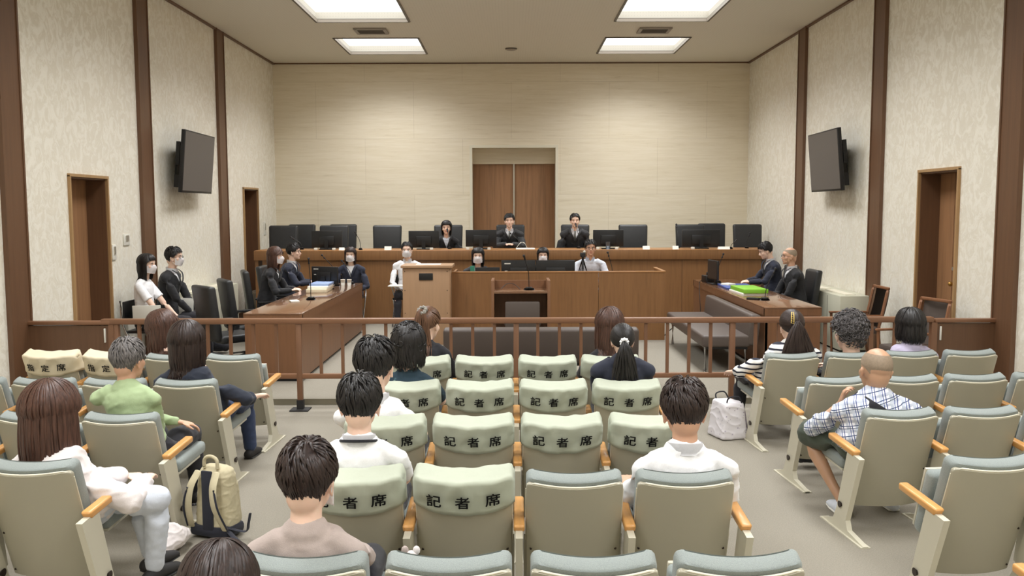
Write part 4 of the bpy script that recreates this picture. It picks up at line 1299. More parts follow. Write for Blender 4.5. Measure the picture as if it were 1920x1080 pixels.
def pattern_mat(name, build):
    m = mat(name, (230, 230, 235), rough=0.9)
    nt, b = nodes_of(m)
    tc = N(nt, 'ShaderNodeTexCoord')
    build(nt, b, tc)
    return m
def plaid(nt, b, tc):
    mp = N(nt, 'ShaderNodeMapping'); mp.inputs['Rotation'].default_value = (0.1, 0.25, 0.45)
    nt.links.new(tc.outputs['Object'], mp.inputs['Vector'])
    sx = N(nt, 'ShaderNodeSeparateXYZ'); nt.links.new(mp.outputs[0], sx.inputs[0])
    last = None
    base = None
    def band(sock, period, width, off):
        a = N(nt, 'ShaderNodeMath', operation='ADD'); a.inputs[1].default_value = 10 + off; nt.links.new(sock, a.inputs[0])
        mo = N(nt, 'ShaderNodeMath', operation='MODULO'); mo.inputs[1].default_value = period; nt.links.new(a.outputs[0], mo.inputs[0])
        lt = N(nt, 'ShaderNodeMath', operation='LESS_THAN'); lt.inputs[1].default_value = width; nt.links.new(mo.outputs[0], lt.inputs[0])
        return lt.outputs[0]
    col = None
    prev = N(nt, 'ShaderNodeRGB'); prev.outputs[0].default_value = s2l((236, 238, 244)); prev = prev.outputs[0]
    for sock, per, wd, off, c in ((sx.outputs[0], 0.052, 0.016, 0.0, (190, 198, 212)), (sx.outputs[2], 0.052, 0.016, 0.0, (188, 194, 206)),
                                  (sx.outputs[0], 0.052, 0.0045, 0.02, (52, 66, 128)), (sx.outputs[2], 0.052, 0.0045, 0.02, (60, 74, 110)), (sx.outputs[0], 0.052, 0.004, 0.033, (60, 78, 140)), (sx.outputs[2], 0.104, 0.004, 0.033, (60, 70, 90))):
        f = band(sock, per, wd, off)
        mx = N(nt, 'ShaderNodeMix', data_type='RGBA'); nt.links.new(f, mx.inputs[0]); nt.links.new(prev, mx.inputs[6]); mx.inputs[7].default_value = s2l(c)
        prev = mx.outputs[2]
    nt.links.new(prev, b.inputs['Base Color'])
def stripes(nt, b, tc):
    sx = N(nt, 'ShaderNodeSeparateXYZ'); nt.links.new(tc.outputs['Object'], sx.inputs[0])
    n = N(nt, 'ShaderNodeTexNoise'); n.inputs['Scale'].default_value = 5
    nt.links.new(tc.outputs['Object'], n.inputs['Vector'])
    m1 = N(nt, 'ShaderNodeMath', operation='MULTIPLY_ADD'); nt.links.new(n.outputs['Fac'], m1.inputs[0]); m1.inputs[1].default_value = 0.05; nt.links.new(sx.outputs[2], m1.inputs[2])
    mo = N(nt, 'ShaderNodeMath', operation='MODULO'); mo.inputs[1].default_value = 0.040; nt.links.new(m1.outputs[0], mo.inputs[0])
    lt = N(nt, 'ShaderNodeMath', operation='LESS_THAN'); lt.inputs[1].default_value = 0.014; nt.links.new(mo.outputs[0], lt.inputs[0])
    mx = N(nt, 'ShaderNodeMix', data_type='RGBA'); nt.links.new(lt.outputs[0], mx.inputs[0]); mx.inputs[6].default_value = s2l((232, 230, 226)); mx.inputs[7].default_value = s2l((34, 36, 50))
    nt.links.new(mx.outputs[2], b.inputs['Base Color'])
def floral(base, spots, sc=26, th=0.30):
    def f(nt, b, tc):
        v = N(nt, 'ShaderNodeTexVoronoi'); v.inputs['Scale'].default_value = sc
        nt.links.new(tc.outputs['Object'], v.inputs['Vector'])
        n = N(nt, 'ShaderNodeTexNoise'); n.inputs['Scale'].default_value = 70; nt.links.new(tc.outputs['Object'], n.inputs['Vector'])
        a = N(nt, 'ShaderNodeMath', operation='MULTIPLY_ADD'); nt.links.new(n.outputs['Fac'], a.inputs[0]); a.inputs[1].default_value = 0.5; nt.links.new(v.outputs['Distance'], a.inputs[2])
        lt = N(nt, 'ShaderNodeMath', operation='LESS_THAN'); lt.inputs[1].default_value = th + 0.2; nt.links.new(a.outputs[0], lt.inputs[0])
        hs = ramp(nt, [(0.0, s2l(spots[0])), (0.5, s2l(spots[1])), (1.0, s2l(spots[2]))])
        sp = N(nt, 'ShaderNodeSeparateColor'); nt.links.new(v.outputs['Color'], sp.inputs[0]); nt.links.new(sp.outputs[0], hs.inputs['Fac'])
        mx = N(nt, 'ShaderNodeMix', data_type='RGBA'); nt.links.new(lt.outputs[0], mx.inputs[0]); mx.inputs[6].default_value = s2l(base); nt.links.new(hs.outputs['Color'], mx.inputs[7])
        nt.links.new(mx.outputs[2], b.inputs['Base Color'])
    return f
CL['plaid'] = pattern_mat('plaid_shirt', plaid)
CL['stripes'] = pattern_mat('striped_top', stripes)
CL['floral'] = pattern_mat('dark_floral', floral((34, 34, 38), ((120, 100, 60), (150, 84, 60), (96, 106, 84)), 34, 0.26))
CL['teal'] = pattern_mat('teal_floral', floral((38, 58, 70), ((60, 90, 100), (50, 74, 84), (120, 140, 130)), 24, 0.24))

def remesh(name, bm, voxel, smooth=4, wrinkle=0.0, seed=0, wscale=14, cutter=None, fac=0.6):
    me = bpy.data.meshes.new(name); bm.to_mesh(me); bm.free()
    o = bpy.data.objects.new(name, me); COL.objects.link(o)
    r = o.modifiers.new('r', 'REMESH'); r.mode = 'VOXEL'; r.voxel_size = voxel
    s = o.modifiers.new('s', 'SMOOTH'); s.iterations = smooth; s.factor = fac
    dg = bpy.context.evaluated_depsgraph_get()
    m2 = bpy.data.meshes.new_from_object(o.evaluated_get(dg))
    bpy.data.objects.remove(o); bpy.data.meshes.remove(me)
    m2.name = name
    if wrinkle or cutter:
        b = nb(); b.from_mesh(m2)
        if wrinkle:
            b.normal_update()
            off = V((seed * 7.3, seed * 3.1, seed * 1.7))
            mv = []
            for v in b.verts:
                q = v.co * wscale
                q1 = V((q.x * 0.7, q.y * 0.7, q.z * 1.25)) + off
                a = noise.noise(q1)
                a = (1 - 2.2 * abs(a)) ** 3 * 0.8 - 0.3 + 0.4 * noise.noise(q1 * 2.6)
                mv.append(a * wrinkle)
            for v, a in zip(b.verts, mv): v.co += v.normal * a
        if cutter:
            dead = [f for f in b.faces if cutter(f.calc_center_median())]
            bmesh.ops.delete(b, geom=dead, context='FACES')
        b.to_mesh(m2); b.free()
    for p in m2.polygons: p.use_smooth = True
    return m2

def ik(a, c, l1, l2, pole):
    """elbow between a and c with lengths l1, l2 bending towards pole"""
    d = c - a; L = min(d.length, (l1 + l2) * 0.995)
    dn = d.normalized(); c = a + dn * L
    x = (l1 * l1 - l2 * l2 + L * L) / (2 * L)
    h = math.sqrt(max(0, l1 * l1 - x * x))
    p = pole - dn * pole.dot(dn)
    if p.length < 1e-5: p = V((0, 0, -1))
    return a + dn * x + p.normalized() * h, c

def hand(bm, w, d, nrm, side, k=1.0, curl=0.5, spread=1.0):
    """w wrist, d finger direction, nrm back-of-hand normal, side +1 if thumb lies towards d x nrm"""
    d = d.normalized(); nrm = (nrm - d * nrm.dot(d)).normalized(); s = d.cross(nrm).normalized() * side   # s points to the thumb side
    palm = w + d * 0.045 * k
    add_loft(bm, [w - d * 0.01 * k, w + d * 0.03 * k, w + d * 0.085 * k], [(0.024 * k, 0.018 * k), (0.036 * k, 0.015 * k), (0.038 * k, 0.012 * k)], n=12, axes=s)
    for i, (o, L, r) in enumerate(((0.030, 0.070, 0.0088), (0.0105, 0.078, 0.009), (-0.010, 0.072, 0.0085), (-0.030, 0.058, 0.0076))):
        p = w + d * 0.080 * k + s * o * k * spread
        dirv = d + s * (o * 2.2)
        pts = [p - d * 0.02 * k, p]; a = 0.0
        for seg, f in enumerate((0.42, 0.32, 0.26)):
            a += curl * (0.5 + 0.25 * seg) + i * 0.03
            dv = (dirv.normalized() * math.cos(a) - nrm * math.sin(a))
            p = p + dv * L * f * k
            pts.append(p)
        add_loft(bm, pts, [r * k, r * k, r * 0.98 * k, r * 0.9 * k, r * 0.72 * k], n=8, up=nrm)
    p = w + d * 0.02 * k + s * 0.026 * k
    t1 = (s * 0.75 + d * 0.7 - nrm * 0.25).normalized(); t2 = (s * 0.25 + d * 0.95 - nrm * 0.3 * (0.5 + curl)).normalized()
    add_loft(bm, [p - t1 * 0.01 * k, p + t1 * 0.032 * k, p + t1 * 0.032 * k + t2 * 0.03 * k, p + t1 * 0.032 * k + t2 * 0.052 * k], [0.014 * k, 0.0115 * k, 0.0098 * k, 0.0075 * k], n=8)

GOLD = (math.sqrt(5) - 1) / 2
class Head:
    def __init__(s, c, yaw, pitch, roll, k, width=1.0):
        s.c = V(c); s.k = k; s.w = width
        s.M = (Matrix.Rotation(yaw, 3, 'Z') @ Matrix.Rotation(pitch, 3, 'X') @ Matrix.Rotation(roll, 3, 'Y'))
    def p(s, x, y, z):
        return s.c + s.M @ V((x * s.w, y, z)) * s.k
    def inv(s, p):
        q = (s.M.transposed() @ (p - s.c)) / s.k
        return V((q.x / s.w, q.y, q.z))
    def scalp(s, psi, th, lift=0.0):
        """psi 0 = back of the head, th from the crown"""
        R_ = (0.0815 + lift, 0.099 + lift, 0.100 + lift)
        x, y, z = math.sin(psi) * math.sin(th), -math.cos(psi) * math.sin(th), math.cos(th)
        zz = R_[2] * z
        xx, yy = R_[0] * x, R_[1] * y
        if z < 0 and y < 0: zz *= 1 + 0.38 * (-y)
        if z < 0:
            kz = 1 + 0.35 * z      # narrows towards the nape
            xx *= kz ** 0.7; yy *= kz if y < 0 else 1
        return s.p(xx, yy - 0.010, zz + 0.022)
    def build(s, bm, bald=False):
        P_ = s.p; k = s.k
        rot = s.M
        def ball(c, r, sub=3, rr=None): add_ball(bm, P_(*c), (r[0] * k * s.w, r[1] * k, r[2] * k), sub, rot if rr is None else rot @ rr)
        ball((0, -0.010, 0.022), (0.075, 0.093, 0.092))
        ball((0, 0.022, -0.035), (0.060, 0.066, 0.078))
        ball((0, 0.045, -0.072), (0.044, 0.040, 0.036))
        ball((0, 0.068, -0.096), (0.022, 0.018, 0.018))
        ball((0, 0.060, 0.030), (0.056, 0.028, 0.040))
        for sd in (-1, 1):
            ball((sd * 0.040, 0.052, -0.028), (0.024, 0.024, 0.026))      # cheeks
            ball((sd * 0.074, -0.004, -0.020), (0.008, 0.020, 0.031), rr=rz(sd * 0.35))
            ball((sd * 0.080, -0.010, -0.008), (0.006, 0.016, 0.018), rr=rz(sd * 0.5))
            ball((sd * 0.075, 0.0, -0.044), (0.006, 0.010, 0.012))
        add_loft(bm, [P_(0, 0.082, 0.010), P_(0, 0.094, -0.012), P_(0, 0.103, -0.032)], [(0.008 * k, 0.008 * k), (0.009 * k, 0.010 * k), (0.013 * k, 0.010 * k)], n=10)
        for sd in (-1, 1): ball((sd * 0.010, 0.092, -0.038), (0.008, 0.009, 0.007))
        ball((0, 0.082, -0.060), (0.022, 0.010, 0.006)); ball((0, 0.080, -0.070), (0.019, 0.010, 0.0065))
        ball((0, -0.05, -0.03), (0.055, 0.045, 0.07))

def lock(bm, pts, w, t, nrm_c, n=5):
    """one tapering lock of hair"""
    m = len(pts)
    rings = []
    for i, p in enumerate(pts):
        d = (pts[min(i + 1, m - 1)] - pts[max(i - 1, 0)]).normalized()
        o = (p - nrm_c); o = o - d * o.dot(d)
        if o.length < 1e-5: o = V((0, -1, 0))
        o.normalize(); s_ = d.cross(o)
        f = i / (m - 1)
        q = min(1.0, 0.35 + 3 * f) * (1.0 if f < 0.6 else 1 - ((f - 0.6) / 0.4) ** 1.5 * 0.85)
        rings.append([bm.verts.new(p + s_ * (math.cos(2 * PI * k / n) * w * q) + o * (math.sin(2 * PI * k / n) * t * q)) for k in range(n)])
    for r0, r1 in zip(rings[:-1], rings[1:]):
        for k in range(n):
            j = (k + 1) % n
            bm.faces.new((r0[k], r0[j], r1[j], r1[k]))
    bm.faces.new(list(reversed(rings[0]))); bm.faces.new(rings[-1])

def interp(tbl, a):
    for (x0, y0), (x1, y1) in zip(tbl[:-1], tbl[1:]):
        if a <= x1: return y0 + (y1 - y0) * (a - x0) / (x1 - x0)
    return tbl[-1][1]

HAIRLINE = {   # |psi| degrees from the back -> polar angle of the hair's lower edge
    'short': [(0, 147), (35, 142), (60, 123), (78, 106), (95, 98), (112, 90), (125, 70), (150, 57), (180, 56)],
    'shortbangs': [(0, 147), (35, 142), (60, 123), (78, 106), (95, 98), (112, 90), (125, 76), (150, 66), (180, 63)],
    'fall': [(0, 125), (60, 115), (90, 108), (110, 98), (125, 76), (150, 62), (180, 60)],
    'bangs': [(0, 125), (60, 115), (90, 108), (115, 96), (130, 80), (150, 72), (180, 71)],
    'shaved': [(0, 122), (40, 118), (70, 100), (85, 95), (100, 90), (112, 84), (125, 70), (180, 60)],
}
def cap(bm, H, line, lift, t0=0.0, noise_amt=0.0):
    tb = HAIRLINE[line]
    def fn(u, v):
        psi = -PI + 2 * PI * u
        tm = R(interp(tb, abs(math.degrees(psi)))) - 0.03
        th = t0 + (tm - t0) * v
        L = lift * (1 - 0.5 * max(0, v - 0.75) / 0.25)
        if noise_amt:
            L += noise_amt * noise.noise(V((math.sin(psi) * 3, math.cos(psi) * 3, th * 3)))
        return H.scalp(psi, max(th, 0.001), L)
    add_grid(bm, fn, 40, 18, closed_u=True)

def hair(H, style, seed, body, length=0.30, color=None):
    """returns a bmesh of the hair; body = function pushing a point out of the torso"""
    rnd = random.Random(seed)
    bm = nb(); k = H.k; C0 = H.p(0, -0.01, 0.0)
    if style == 'shaved':
        cap(bm, H, 'shaved', -0.0048, t0=R(48)); return bm
    if style in ('short', 'shortbangs'):
        ln = style
        cap(bm, H, ln, 0.004, noise_amt=0.004)
        tb = HAIRLINE[ln]
        n = 820
        for i in range(n):
            psi = rnd.uniform(-PI, PI)
            cz = 1 - (i + 0.5) / n * (1 - math.cos(R(141)))
            th = math.acos(max(-1, min(1, cz)))
            tm = R(interp(tb, abs(math.degrees(psi))))
            if th > tm - 0.05: continue
            L = rnd.uniform(0.035, 0.06) / 0.095
            if th > R(85): L *= 0.55
            sw = 0.25 + rnd.uniform(-0.25, 0.25)
            pts = []
            lf0 = 0.004 + (0.010 * max(0, 1 - th / R(100)))
            for j in range(6):
                f = j / 5
                t_ = min(th + L * f, tm + (0.10 if ln == 'shortbangs' and abs(psi) > 2 else 0.05))
                ps = psi + sw * f * L / max(0.35, math.sin(max(th, 0.3)))
                lf = lf0 * (0.25 + 0.75 * min(1, f * 2 + th * 0.5)) + 0.008 * math.sin(f * PI * 0.7) * max(0.12, 1 - th / R(110)) + rnd.uniform(-0.001, 0.001)
                pts.append(H.scalp(ps, t_, lf))
            lock(bm, pts, rnd.uniform(0.0030, 0.0052) * k, 0.0026 * k, C0)
        return bm
    if style == 'curly':
        cap(bm, H, 'short', 0.010, noise_amt=0.008)
        for i in range(620):
            psi = rnd.uniform(-PI, PI); th = math.acos(1 - (i + 0.5) / 620 * (1 - math.cos(R(130))))
            if th > R(interp(HAIRLINE['short'], abs(math.degrees(psi)))) - 0.05: continue
            c = H.scalp(psi, th, rnd.uniform(0.010, 0.024))
            o = (c - C0).normalized(); a, b = frame_from(o, V((rnd.uniform(-1, 1), rnd.uniform(-1, 1), rnd.uniform(-1, 1))))
            r = rnd.uniform(0.007, 0.013) * k; ph = rnd.uniform(0, 6)
            pts = [c + a * (math.cos(ph + q * 0.95) * r) + b * (math.sin(ph + q * 0.95) * r) + o * (q * 0.0016 * k) for q in range(7)]
            lock(bm, pts, 0.0038 * k, 0.003 * k, C0, n=4)
        return bm
    if style in ('long', 'longbangs', 'bob', 'mop'):
        bangs = style in ('longbangs', 'bob')
        cap(bm, H, 'bangs' if bangs else 'fall', 0.005)
        base_n = 420
        for i in range(base_n):
            psi = -PI + 2 * PI * ((i * GOLD) % 1.0)
            d = abs(math.degrees(psi))
            th0 = R(rnd.choice([2, 5, 10, 25, 45, 65]) + rnd.uniform(-2, 6))
            lay = rnd.uniform(0.004, 0.015)
            pts = []
            if bangs and d > 138:
                te = R(interp(HAIRLINE['bangs'], d)) + 0.06
                th0 = R(rnd.uniform(10, 45))
                for j in range(8):
                    f = j / 7; t_ = th0 + (te - th0) * f
                    pts.append(H.scalp(psi, t_, lay + 0.006 * math.sin(f * PI)))
                lock(bm, pts, rnd.uniform(0.005, 0.008) * k, 0.003 * k, C0); continue
            sgn = 1 if psi >= 0 else -1
            tgt = psi
            if d > 108: tgt = sgn * R(rnd.uniform(92, 112))   # front hair is swept to the sides
            te = R(rnd.uniform(92, 102))
            for j in range(9):
                f = j / 8
                ps = psi + (tgt - psi) * (f ** 1.5)
                t_ = th0 + (te - th0) * f
                pts.append(H.scalp(ps, t_, lay + 0.004 * math.sin(f * PI)))
            L = length * rnd.uniform(0.86, 1.0) * k
            steps = max(6, int(L / 0.022))
            p = pts[-1]; o = (p - H.p(0, -0.01, -0.02)); o.z = 0
            o = o.normalized() if o.length > 1e-4 else V((0, -1, 0))
            wob = rnd.uniform(0, 6); st = 0.022
            amp = 0.0035 if style != 'mop' else 0.009
            for j in range(steps):
                f = (j + 1) / steps
                flare = 0.10 if style == 'bob' else 0.05
                inw = -0.45 * max(0, f - 0.6) if style == 'bob' else -0.12 * f
                p = p + V((0, 0, -L / steps)) + o * (flare * (1 - f) + inw) * (L / steps) * 2 + V((math.cos(wob + f * 7), math.sin(wob + f * 7), 0)) * amp * f
                p = body(p)
                pts.append(p)
            lock(bm, pts, rnd.uniform(0.0045, 0.008) * k, 0.0034 * k, C0)
        if style == 'mop':
            for i in range(150):
                psi = rnd.uniform(-PI, PI)
                c = H.scalp(psi, R(rnd.uniform(5, 110)), rnd.uniform(0.012, 0.022))
                o = (c - C0).normalized(); a, b = frame_from(o)
                r = 0.014 * k; ph = rnd.uniform(0, 6)
                lock(bm, [c + a * (math.cos(ph + q * .7) * r) + b * (math.sin(ph + q * .7) * r) for q in range(7)], 0.004 * k, 0.003 * k, C0)
        return bm
    if style in ('ponytail', 'highpony', 'clip'):
        cap(bm, H, 'fall', 0.004)
        tie_th = {'ponytail': 96, 'highpony': 52, 'clip': 78}[style]
        tie = H.scalp(0, R(tie_th), 0.014)
        sp = lambda v: V(v)
        for i in range(300):
            psi = -PI + 2 * PI * ((i * GOLD) % 1.0)
            d = abs(math.degrees(psi))
            tm = R(interp(HAIRLINE['fall'], d)) - 0.02
            f0 = rnd.choice([0.0, 0.0, 0.35, 0.6])
            a0 = V((math.sin(psi) * math.sin(tm), -math.cos(psi) * math.sin(tm), math.cos(tm)))
            b0 = V((0, -math.sin(R(tie_th)), math.cos(R(tie_th))))
            om = math.acos(max(-1, min(1, a0.dot(b0))))
            pts = []
            for j in range(10):
                f = f0 + (1 - f0) * j / 9
                if om > 0.05: q = (a0 * math.sin((1 - f) * om) + b0 * math.sin(f * om)) / math.sin(om)
                else: q = b0
                q.normalize()
                th = math.acos(max(-1, min(1, q.z))); ps = math.atan2(q.x, -q.y)
                pts.append(H.scalp(ps, th, 0.006 + 0.006 * f + rnd.uniform(0, 0.0008)))
            lock(bm, pts, rnd.uniform(0.005, 0.008) * k, 0.0028 * k, C0)
        out = (tie - H.p(0, 0, 0.0)).normalized()
        n = 90 if style != 'clip' else 170
        for i in range(n):
            p = tie + V((rnd.uniform(-1, 1), rnd.uniform(-1, 1), rnd.uniform(-1, 1))) * 0.010 * k
            L = length * rnd.uniform(0.7, 1.0) * k; steps = 12
            wob = rnd.uniform(0, 6); side = rnd.uniform(-1, 1)
            pts = [p]; v = out * 0.035 * k + V((side * 0.016, 0, 0.0)) * k
            if style == 'clip': v = V((side * 0.026, -0.018, -0.01)) * k
            for j in range(steps):
                f = (j + 1) / steps
                v = v * 0.62 + V((side * (0.004 if style != 'clip' else 0.006), 0, -1.0 * L / steps)) * 0.6
                p = p + v + V((math.cos(wob + f * 6), math.sin(wob + f * 6), 0)) * 0.0018
                p = body(p); pts.append(p)
            lock(bm, pts, rnd.uniform(0.004, 0.008) * k, 0.0035 * k, tie + V((0, 0.05, 0)))
        return bm
    return bm

def push_out(p, rings):
    """keep hair outside the clothed torso: rings = [(centre, rx, ry)] from top to bottom"""
    q = V(p)
    for (c0, a0, b0), (c1, a1, b1) in zip(rings[:-1], rings[1:]):
        if c1.z <= q.z <= c0.z:
            f = (c0.z - q.z) / max(1e-5, c0.z - c1.z)
            c = c0.lerp(c1, f); a = a0 + (a1 - a0) * f; b = b0 + (b1 - b0) * f
            dx, dy = q.x - c.x, q.y - c.y
            r = math.sqrt((dx / a) ** 2 + (dy / b) ** 2)
            if r < 1.0:
                r = max(r, 0.15)
                # move along y first, outwards
                need = math.sqrt(max(0.0, 1 - (dx / a) ** 2)) * b
                q.y = c.y + (need if dy > 0.02 else -need)
            break
    return q

PCOUNT = [0]
def person(label, loc, face, head, hw=0.20, seat=0.40, hip_y=0.0, top=None, jacket=None, bottom='darktrousers', hairstyle='short', haircol='black', hairlen=0.30,
           yaw=0.0, pitch=0.0, roll=0.0, sh=0.185, hands=None, poles=None, tall=1.0, skin=None, mask=False, glasses=False, features=False, group=None,
           knees=None, feet=None, tie=None, shoes='black', bottom_len='long', lean_sh=0.0, collar=None, voxel=0.0075, vneck=0.20, handk=0.93, handdir=None, top_sleeve='long',
           curl=0.45, sh_drop=0.0, arms_k=1.0, handn=None, inflate=0.0, wr=0.004, shoulder_tilt=0.0, world_legs=None):
    """seated figure. loc = floor point below the hips, face = heading (0 = +Y), head = world centre of the head, hw = head width with hair"""
    PCOUNT[0] += 1; seed = PCOUNT[0]
    rnd = random.Random(seed * 13 + 1)
    loc = V(loc); Rm = Matrix.Rotation(face, 3, 'Z'); Ri = Rm.transposed()
    hc = Ri @ (V(head) - loc)                       # head centre in local coordinates
    k = hw / 0.196
    kb = tall
    H = Head(hc, yaw, pitch, roll, k)
    hip = V((0, hip_y, seat + 0.085))
    neck = H.p(0, -0.032, -0.140 if features else -0.112)                   # base of the neck
    neck = V((hc.x + (neck.x - hc.x) * 0.7, neck.y, neck.z))
    nb_ = neck + V((0, -0.012, -0.035 * k))
    # spine
    mid = (hip + nb_) / 2 + V((0, -0.03, 0))
    def spine(t): return hip * (1 - t) ** 2 + mid * (2 * t * (1 - t)) + nb_ * t * t
    S = [V((nb_.x + sd * sh, nb_.y - 0.005 + lean_sh, nb_.z - 0.072 * k - sh_drop + sd * shoulder_tilt)) for sd in (-1, 1)]
    w = sh / 0.185
    TR = [(0.0, 0.155, 0.115), (0.12, 0.165, 0.120), (0.40, 0.140, 0.100), (0.62, 0.150, 0.108), (0.80, 0.158 , 0.108), (0.90, 0.142, 0.094), (0.97, 0.090, 0.070), (1.02, 0.058, 0.055)]
    def torso(bm, inf, t1=1.02, t0=0.0, cap=True):
        pts, rad = [], []
        for t, a, b in TR:
            if t > t1 or t < t0: continue
            pts.append(spine(min(t, 1.0)) + V((0, 0, max(0, t - 1) * 0.4))); rad.append(((a * w + inf), (b * (0.5 + 0.5 * w) + inf)))
        add_loft(bm, pts, rad, n=24, axes=(1, 0, 0), cap=cap)
        for i, sd in enumerate((0, 1)):    # shoulder yoke
            add_loft(bm, [nb_ + V((0, 0, -0.022 * k)), (nb_ + S[i]) / 2 + V((0, 0, 0.004)), S[i]], [0.048 + inf, 0.046 + inf, 0.040 + inf], n=14)
    hands = hands or [V((-0.10, hip.y + 0.30, hip.z + 0.06)), V((0.10, hip.y + 0.30, hip.z + 0.06))]
    hands = [V(h) for h in hands]
    poles = poles or [V((-1, -0.6, -0.5)), V((1, -0.6, -0.5))]
    la, lb = 0.262 * kb * arms_k, 0.225 * kb * arms_k
    E_, W_ = [], []
    for i in (0, 1):
        e, h = ik(S[i], hands[i], la, lb, V(poles[i])); E_.append(e); W_.append(h)
    knees = knees or [V((-0.11, hip.y + 0.42 * kb, seat + 0.075)), V((0.11, hip.y + 0.42 * kb, seat + 0.075))]
    feet = feet or [V((-0.12, hip.y + 0.44 * kb, 0.075)), V((0.12, hip.y + 0.46 * kb, 0.075))]
    knees = [V(a) for a in knees]; feet = [V(a) for a in feet]
    if world_legs:
        knees = [Ri @ (V(a) - loc) for a in world_legs[0]]; feet = [Ri @ (V(a) - loc) for a in world_legs[1]]
    HJ = [hip + V((sd * 0.085, 0.03, -0.005)) for sd in (-1, 1)]
    def legs(bm, inf, upto='foot'):
        for i in (0, 1):
            kn = knees[i]; ft = feet[i]
            if upto == 'thigh':
                add_loft(bm, [HJ[i], HJ[i].lerp(kn, 0.5), HJ[i].lerp(kn, 0.86)], [0.084 + inf, 0.078 + inf, 0.074 + inf * 1.6], n=14); continue
            if upto == 'knee':
                add_loft(bm, [HJ[i], HJ[i].lerp(kn, 0.5), kn], [0.084 + inf, 0.075 + inf, 0.064 + inf], n=14); continue
            add_loft(bm, [HJ[i], HJ[i].lerp(kn, 0.5), kn], [0.084 + inf, 0.072 + inf, 0.056 + inf], n=14)
            add_loft(bm, [kn, kn.lerp(ft, 0.3), kn.lerp(ft, 0.7), ft + (V((0, 0, -0.02)) if inf == 0 else V((0, 0, 0.01)))], [0.054 + inf, 0.052 + inf, 0.038 + inf * 1.3, 0.033 + inf * 1.4], n=14)
    def arm(bm, inf, part):
        for i in (0, 1):
            s_, e, h = S[i], E_[i], W_[i]
            if part == 'short':
                e2 = s_.lerp(e, 0.72); add_loft(bm, [s_ + (s_ - e) * 0.08, s_, s_.lerp(e, 0.4), e2], [0.03, 0.043 + inf, 0.046 + inf * 1.2, 0.047 + inf * 1.7], n=14, cap=False); continue
            add_loft(bm, [s_, s_.lerp(e, 0.45), e], [0.041 + inf, 0.042 + inf, 0.037 + inf], n=14)
            add_ball(bm, e, 0.0375 + inf, 3)
            if part == 'elbow':
                add_loft(bm, [e, e.lerp(h, 0.25)], [0.037 + inf, 0.040 + inf], n=14); continue
            add_loft(bm, [e, e.lerp(h, 0.3), e.lerp(h, 0.97 if part == 'skin' else 0.92)], [0.036 + inf, 0.035 + inf, (0.023 + inf * 1.1)], n=14)
    # --- body: one continuous skin
    bm = nb()
    torso(bm, -0.012); legs(bm, -0.004)
    arm(bm, -0.006, 'skin')
    add_loft(bm, [nb_ + V((0, 0, -0.03)), nb_, neck, H.p(0, -0.020, -0.06)], [0.058 * k, 0.053 * k, 0.049 * k, 0.048 * k], n=16)
    H.build(bm)
    hd = handdir or [None, None]; hn = handn or [None, None]
    for i in (0, 1):
        d = (W_[i] - E_[i]).normalized() if hd[i] is None else V(hd[i])
        nn = V((0, 0, 1)) if hn[i] is None else V(hn[i])
        if abs(d.normalized().dot(nn.normalized())) > 0.9: nn = V((0, 1, 0))
        sd = -1 if i == 0 else 1
        # thumb lies towards the middle of the body
        th = d.cross(nn)
        side = 1 if th.x * sd < 0 else -1
        hand(bm, W_[i], d, nn, side, handk * kb, curl)
    for i in (0, 1):
        f = feet[i]; add_loft(bm, [f + V((0, -0.03, -0.035)), f + V((0, 0.06, -0.04)), f + V((0, 0.13, -0.052))], [(0.028, 0.026), (0.034, 0.024), (0.03, 0.014)], n=12, axes=(1, 0, 0))
    sk = skin or SKIN
    me = remesh('person', bm, voxel, smooth=3, fac=0.5)
    me.materials.append(sk)
    root = bpy.data.objects.new('person', me); COL.objects.link(root)
    root.location = loc; root.rotation_euler = (0, 0, face)
    tag(root, label, 'person', group)
    # rings used to keep hair off the back
    rings = [(nb_ + V((0, 0, 0.05)), 0.03, 0.03), (nb_ + V((0, 0, 0.0)), 0.075 * k, 0.075 * k), (nb_ + V((0, 0, -0.04 * k)), sh * 0.85, 0.085 + inflate), (spine(0.88), 0.185 * w, 0.118 + inflate), (spine(0.7), 0.18 * w, 0.128 + inflate), (spine(0.4), 0.17 * w, 0.125 + inflate), (spine(0.1), 0.19, 0.14)]
    body = lambda p: push_out(p, rings)
    # --- clothing
    def vcut(depth, wid, yf=-0.0):
        z0 = nb_.z + 0.03
        def f(c):
            sp_y = nb_.y
            if c.y < sp_y + 0.02: return False
            dz_ = z0 - c.z
            if dz_ < 0: return False
            if dz_ > depth: return False
            return abs(c.x - nb_.x) < wid * (1 - dz_ / depth)
        return f
    def garment(nm, m, inf, sleeve, wrk, cutter=None, t1=1.0, vox=0.010):
        bm = nb(); torso(bm, inf, t1, cap=not features)
        if sleeve: arm(bm, inf * 0.9, sleeve)
        add_loft(bm, [nb_ + V((0, 0, -0.035)), nb_ + V((0, 0, 0.004))], [0.072 * k + inf * 0.6, 0.061 * k + inf * 0.3], n=16, cap=False)
        me = remesh(nm, bm, vox, smooth=4, wrinkle=wrk, seed=seed, cutter=cutter)
        me.materials.append(m); o = bpy.data.objects.new(nm, me); COL.objects.link(o); o.parent = root
        return o
    sh_sleeve = top_sleeve
    tobj = garment('shirt', CL[top], 0.004 + inflate * (0 if jacket else 1), sh_sleeve if not jacket else None, wr if not jacket else 0.001, cutter=vcut(0.05, 0.04) if (features and not tie and not mask) else None)
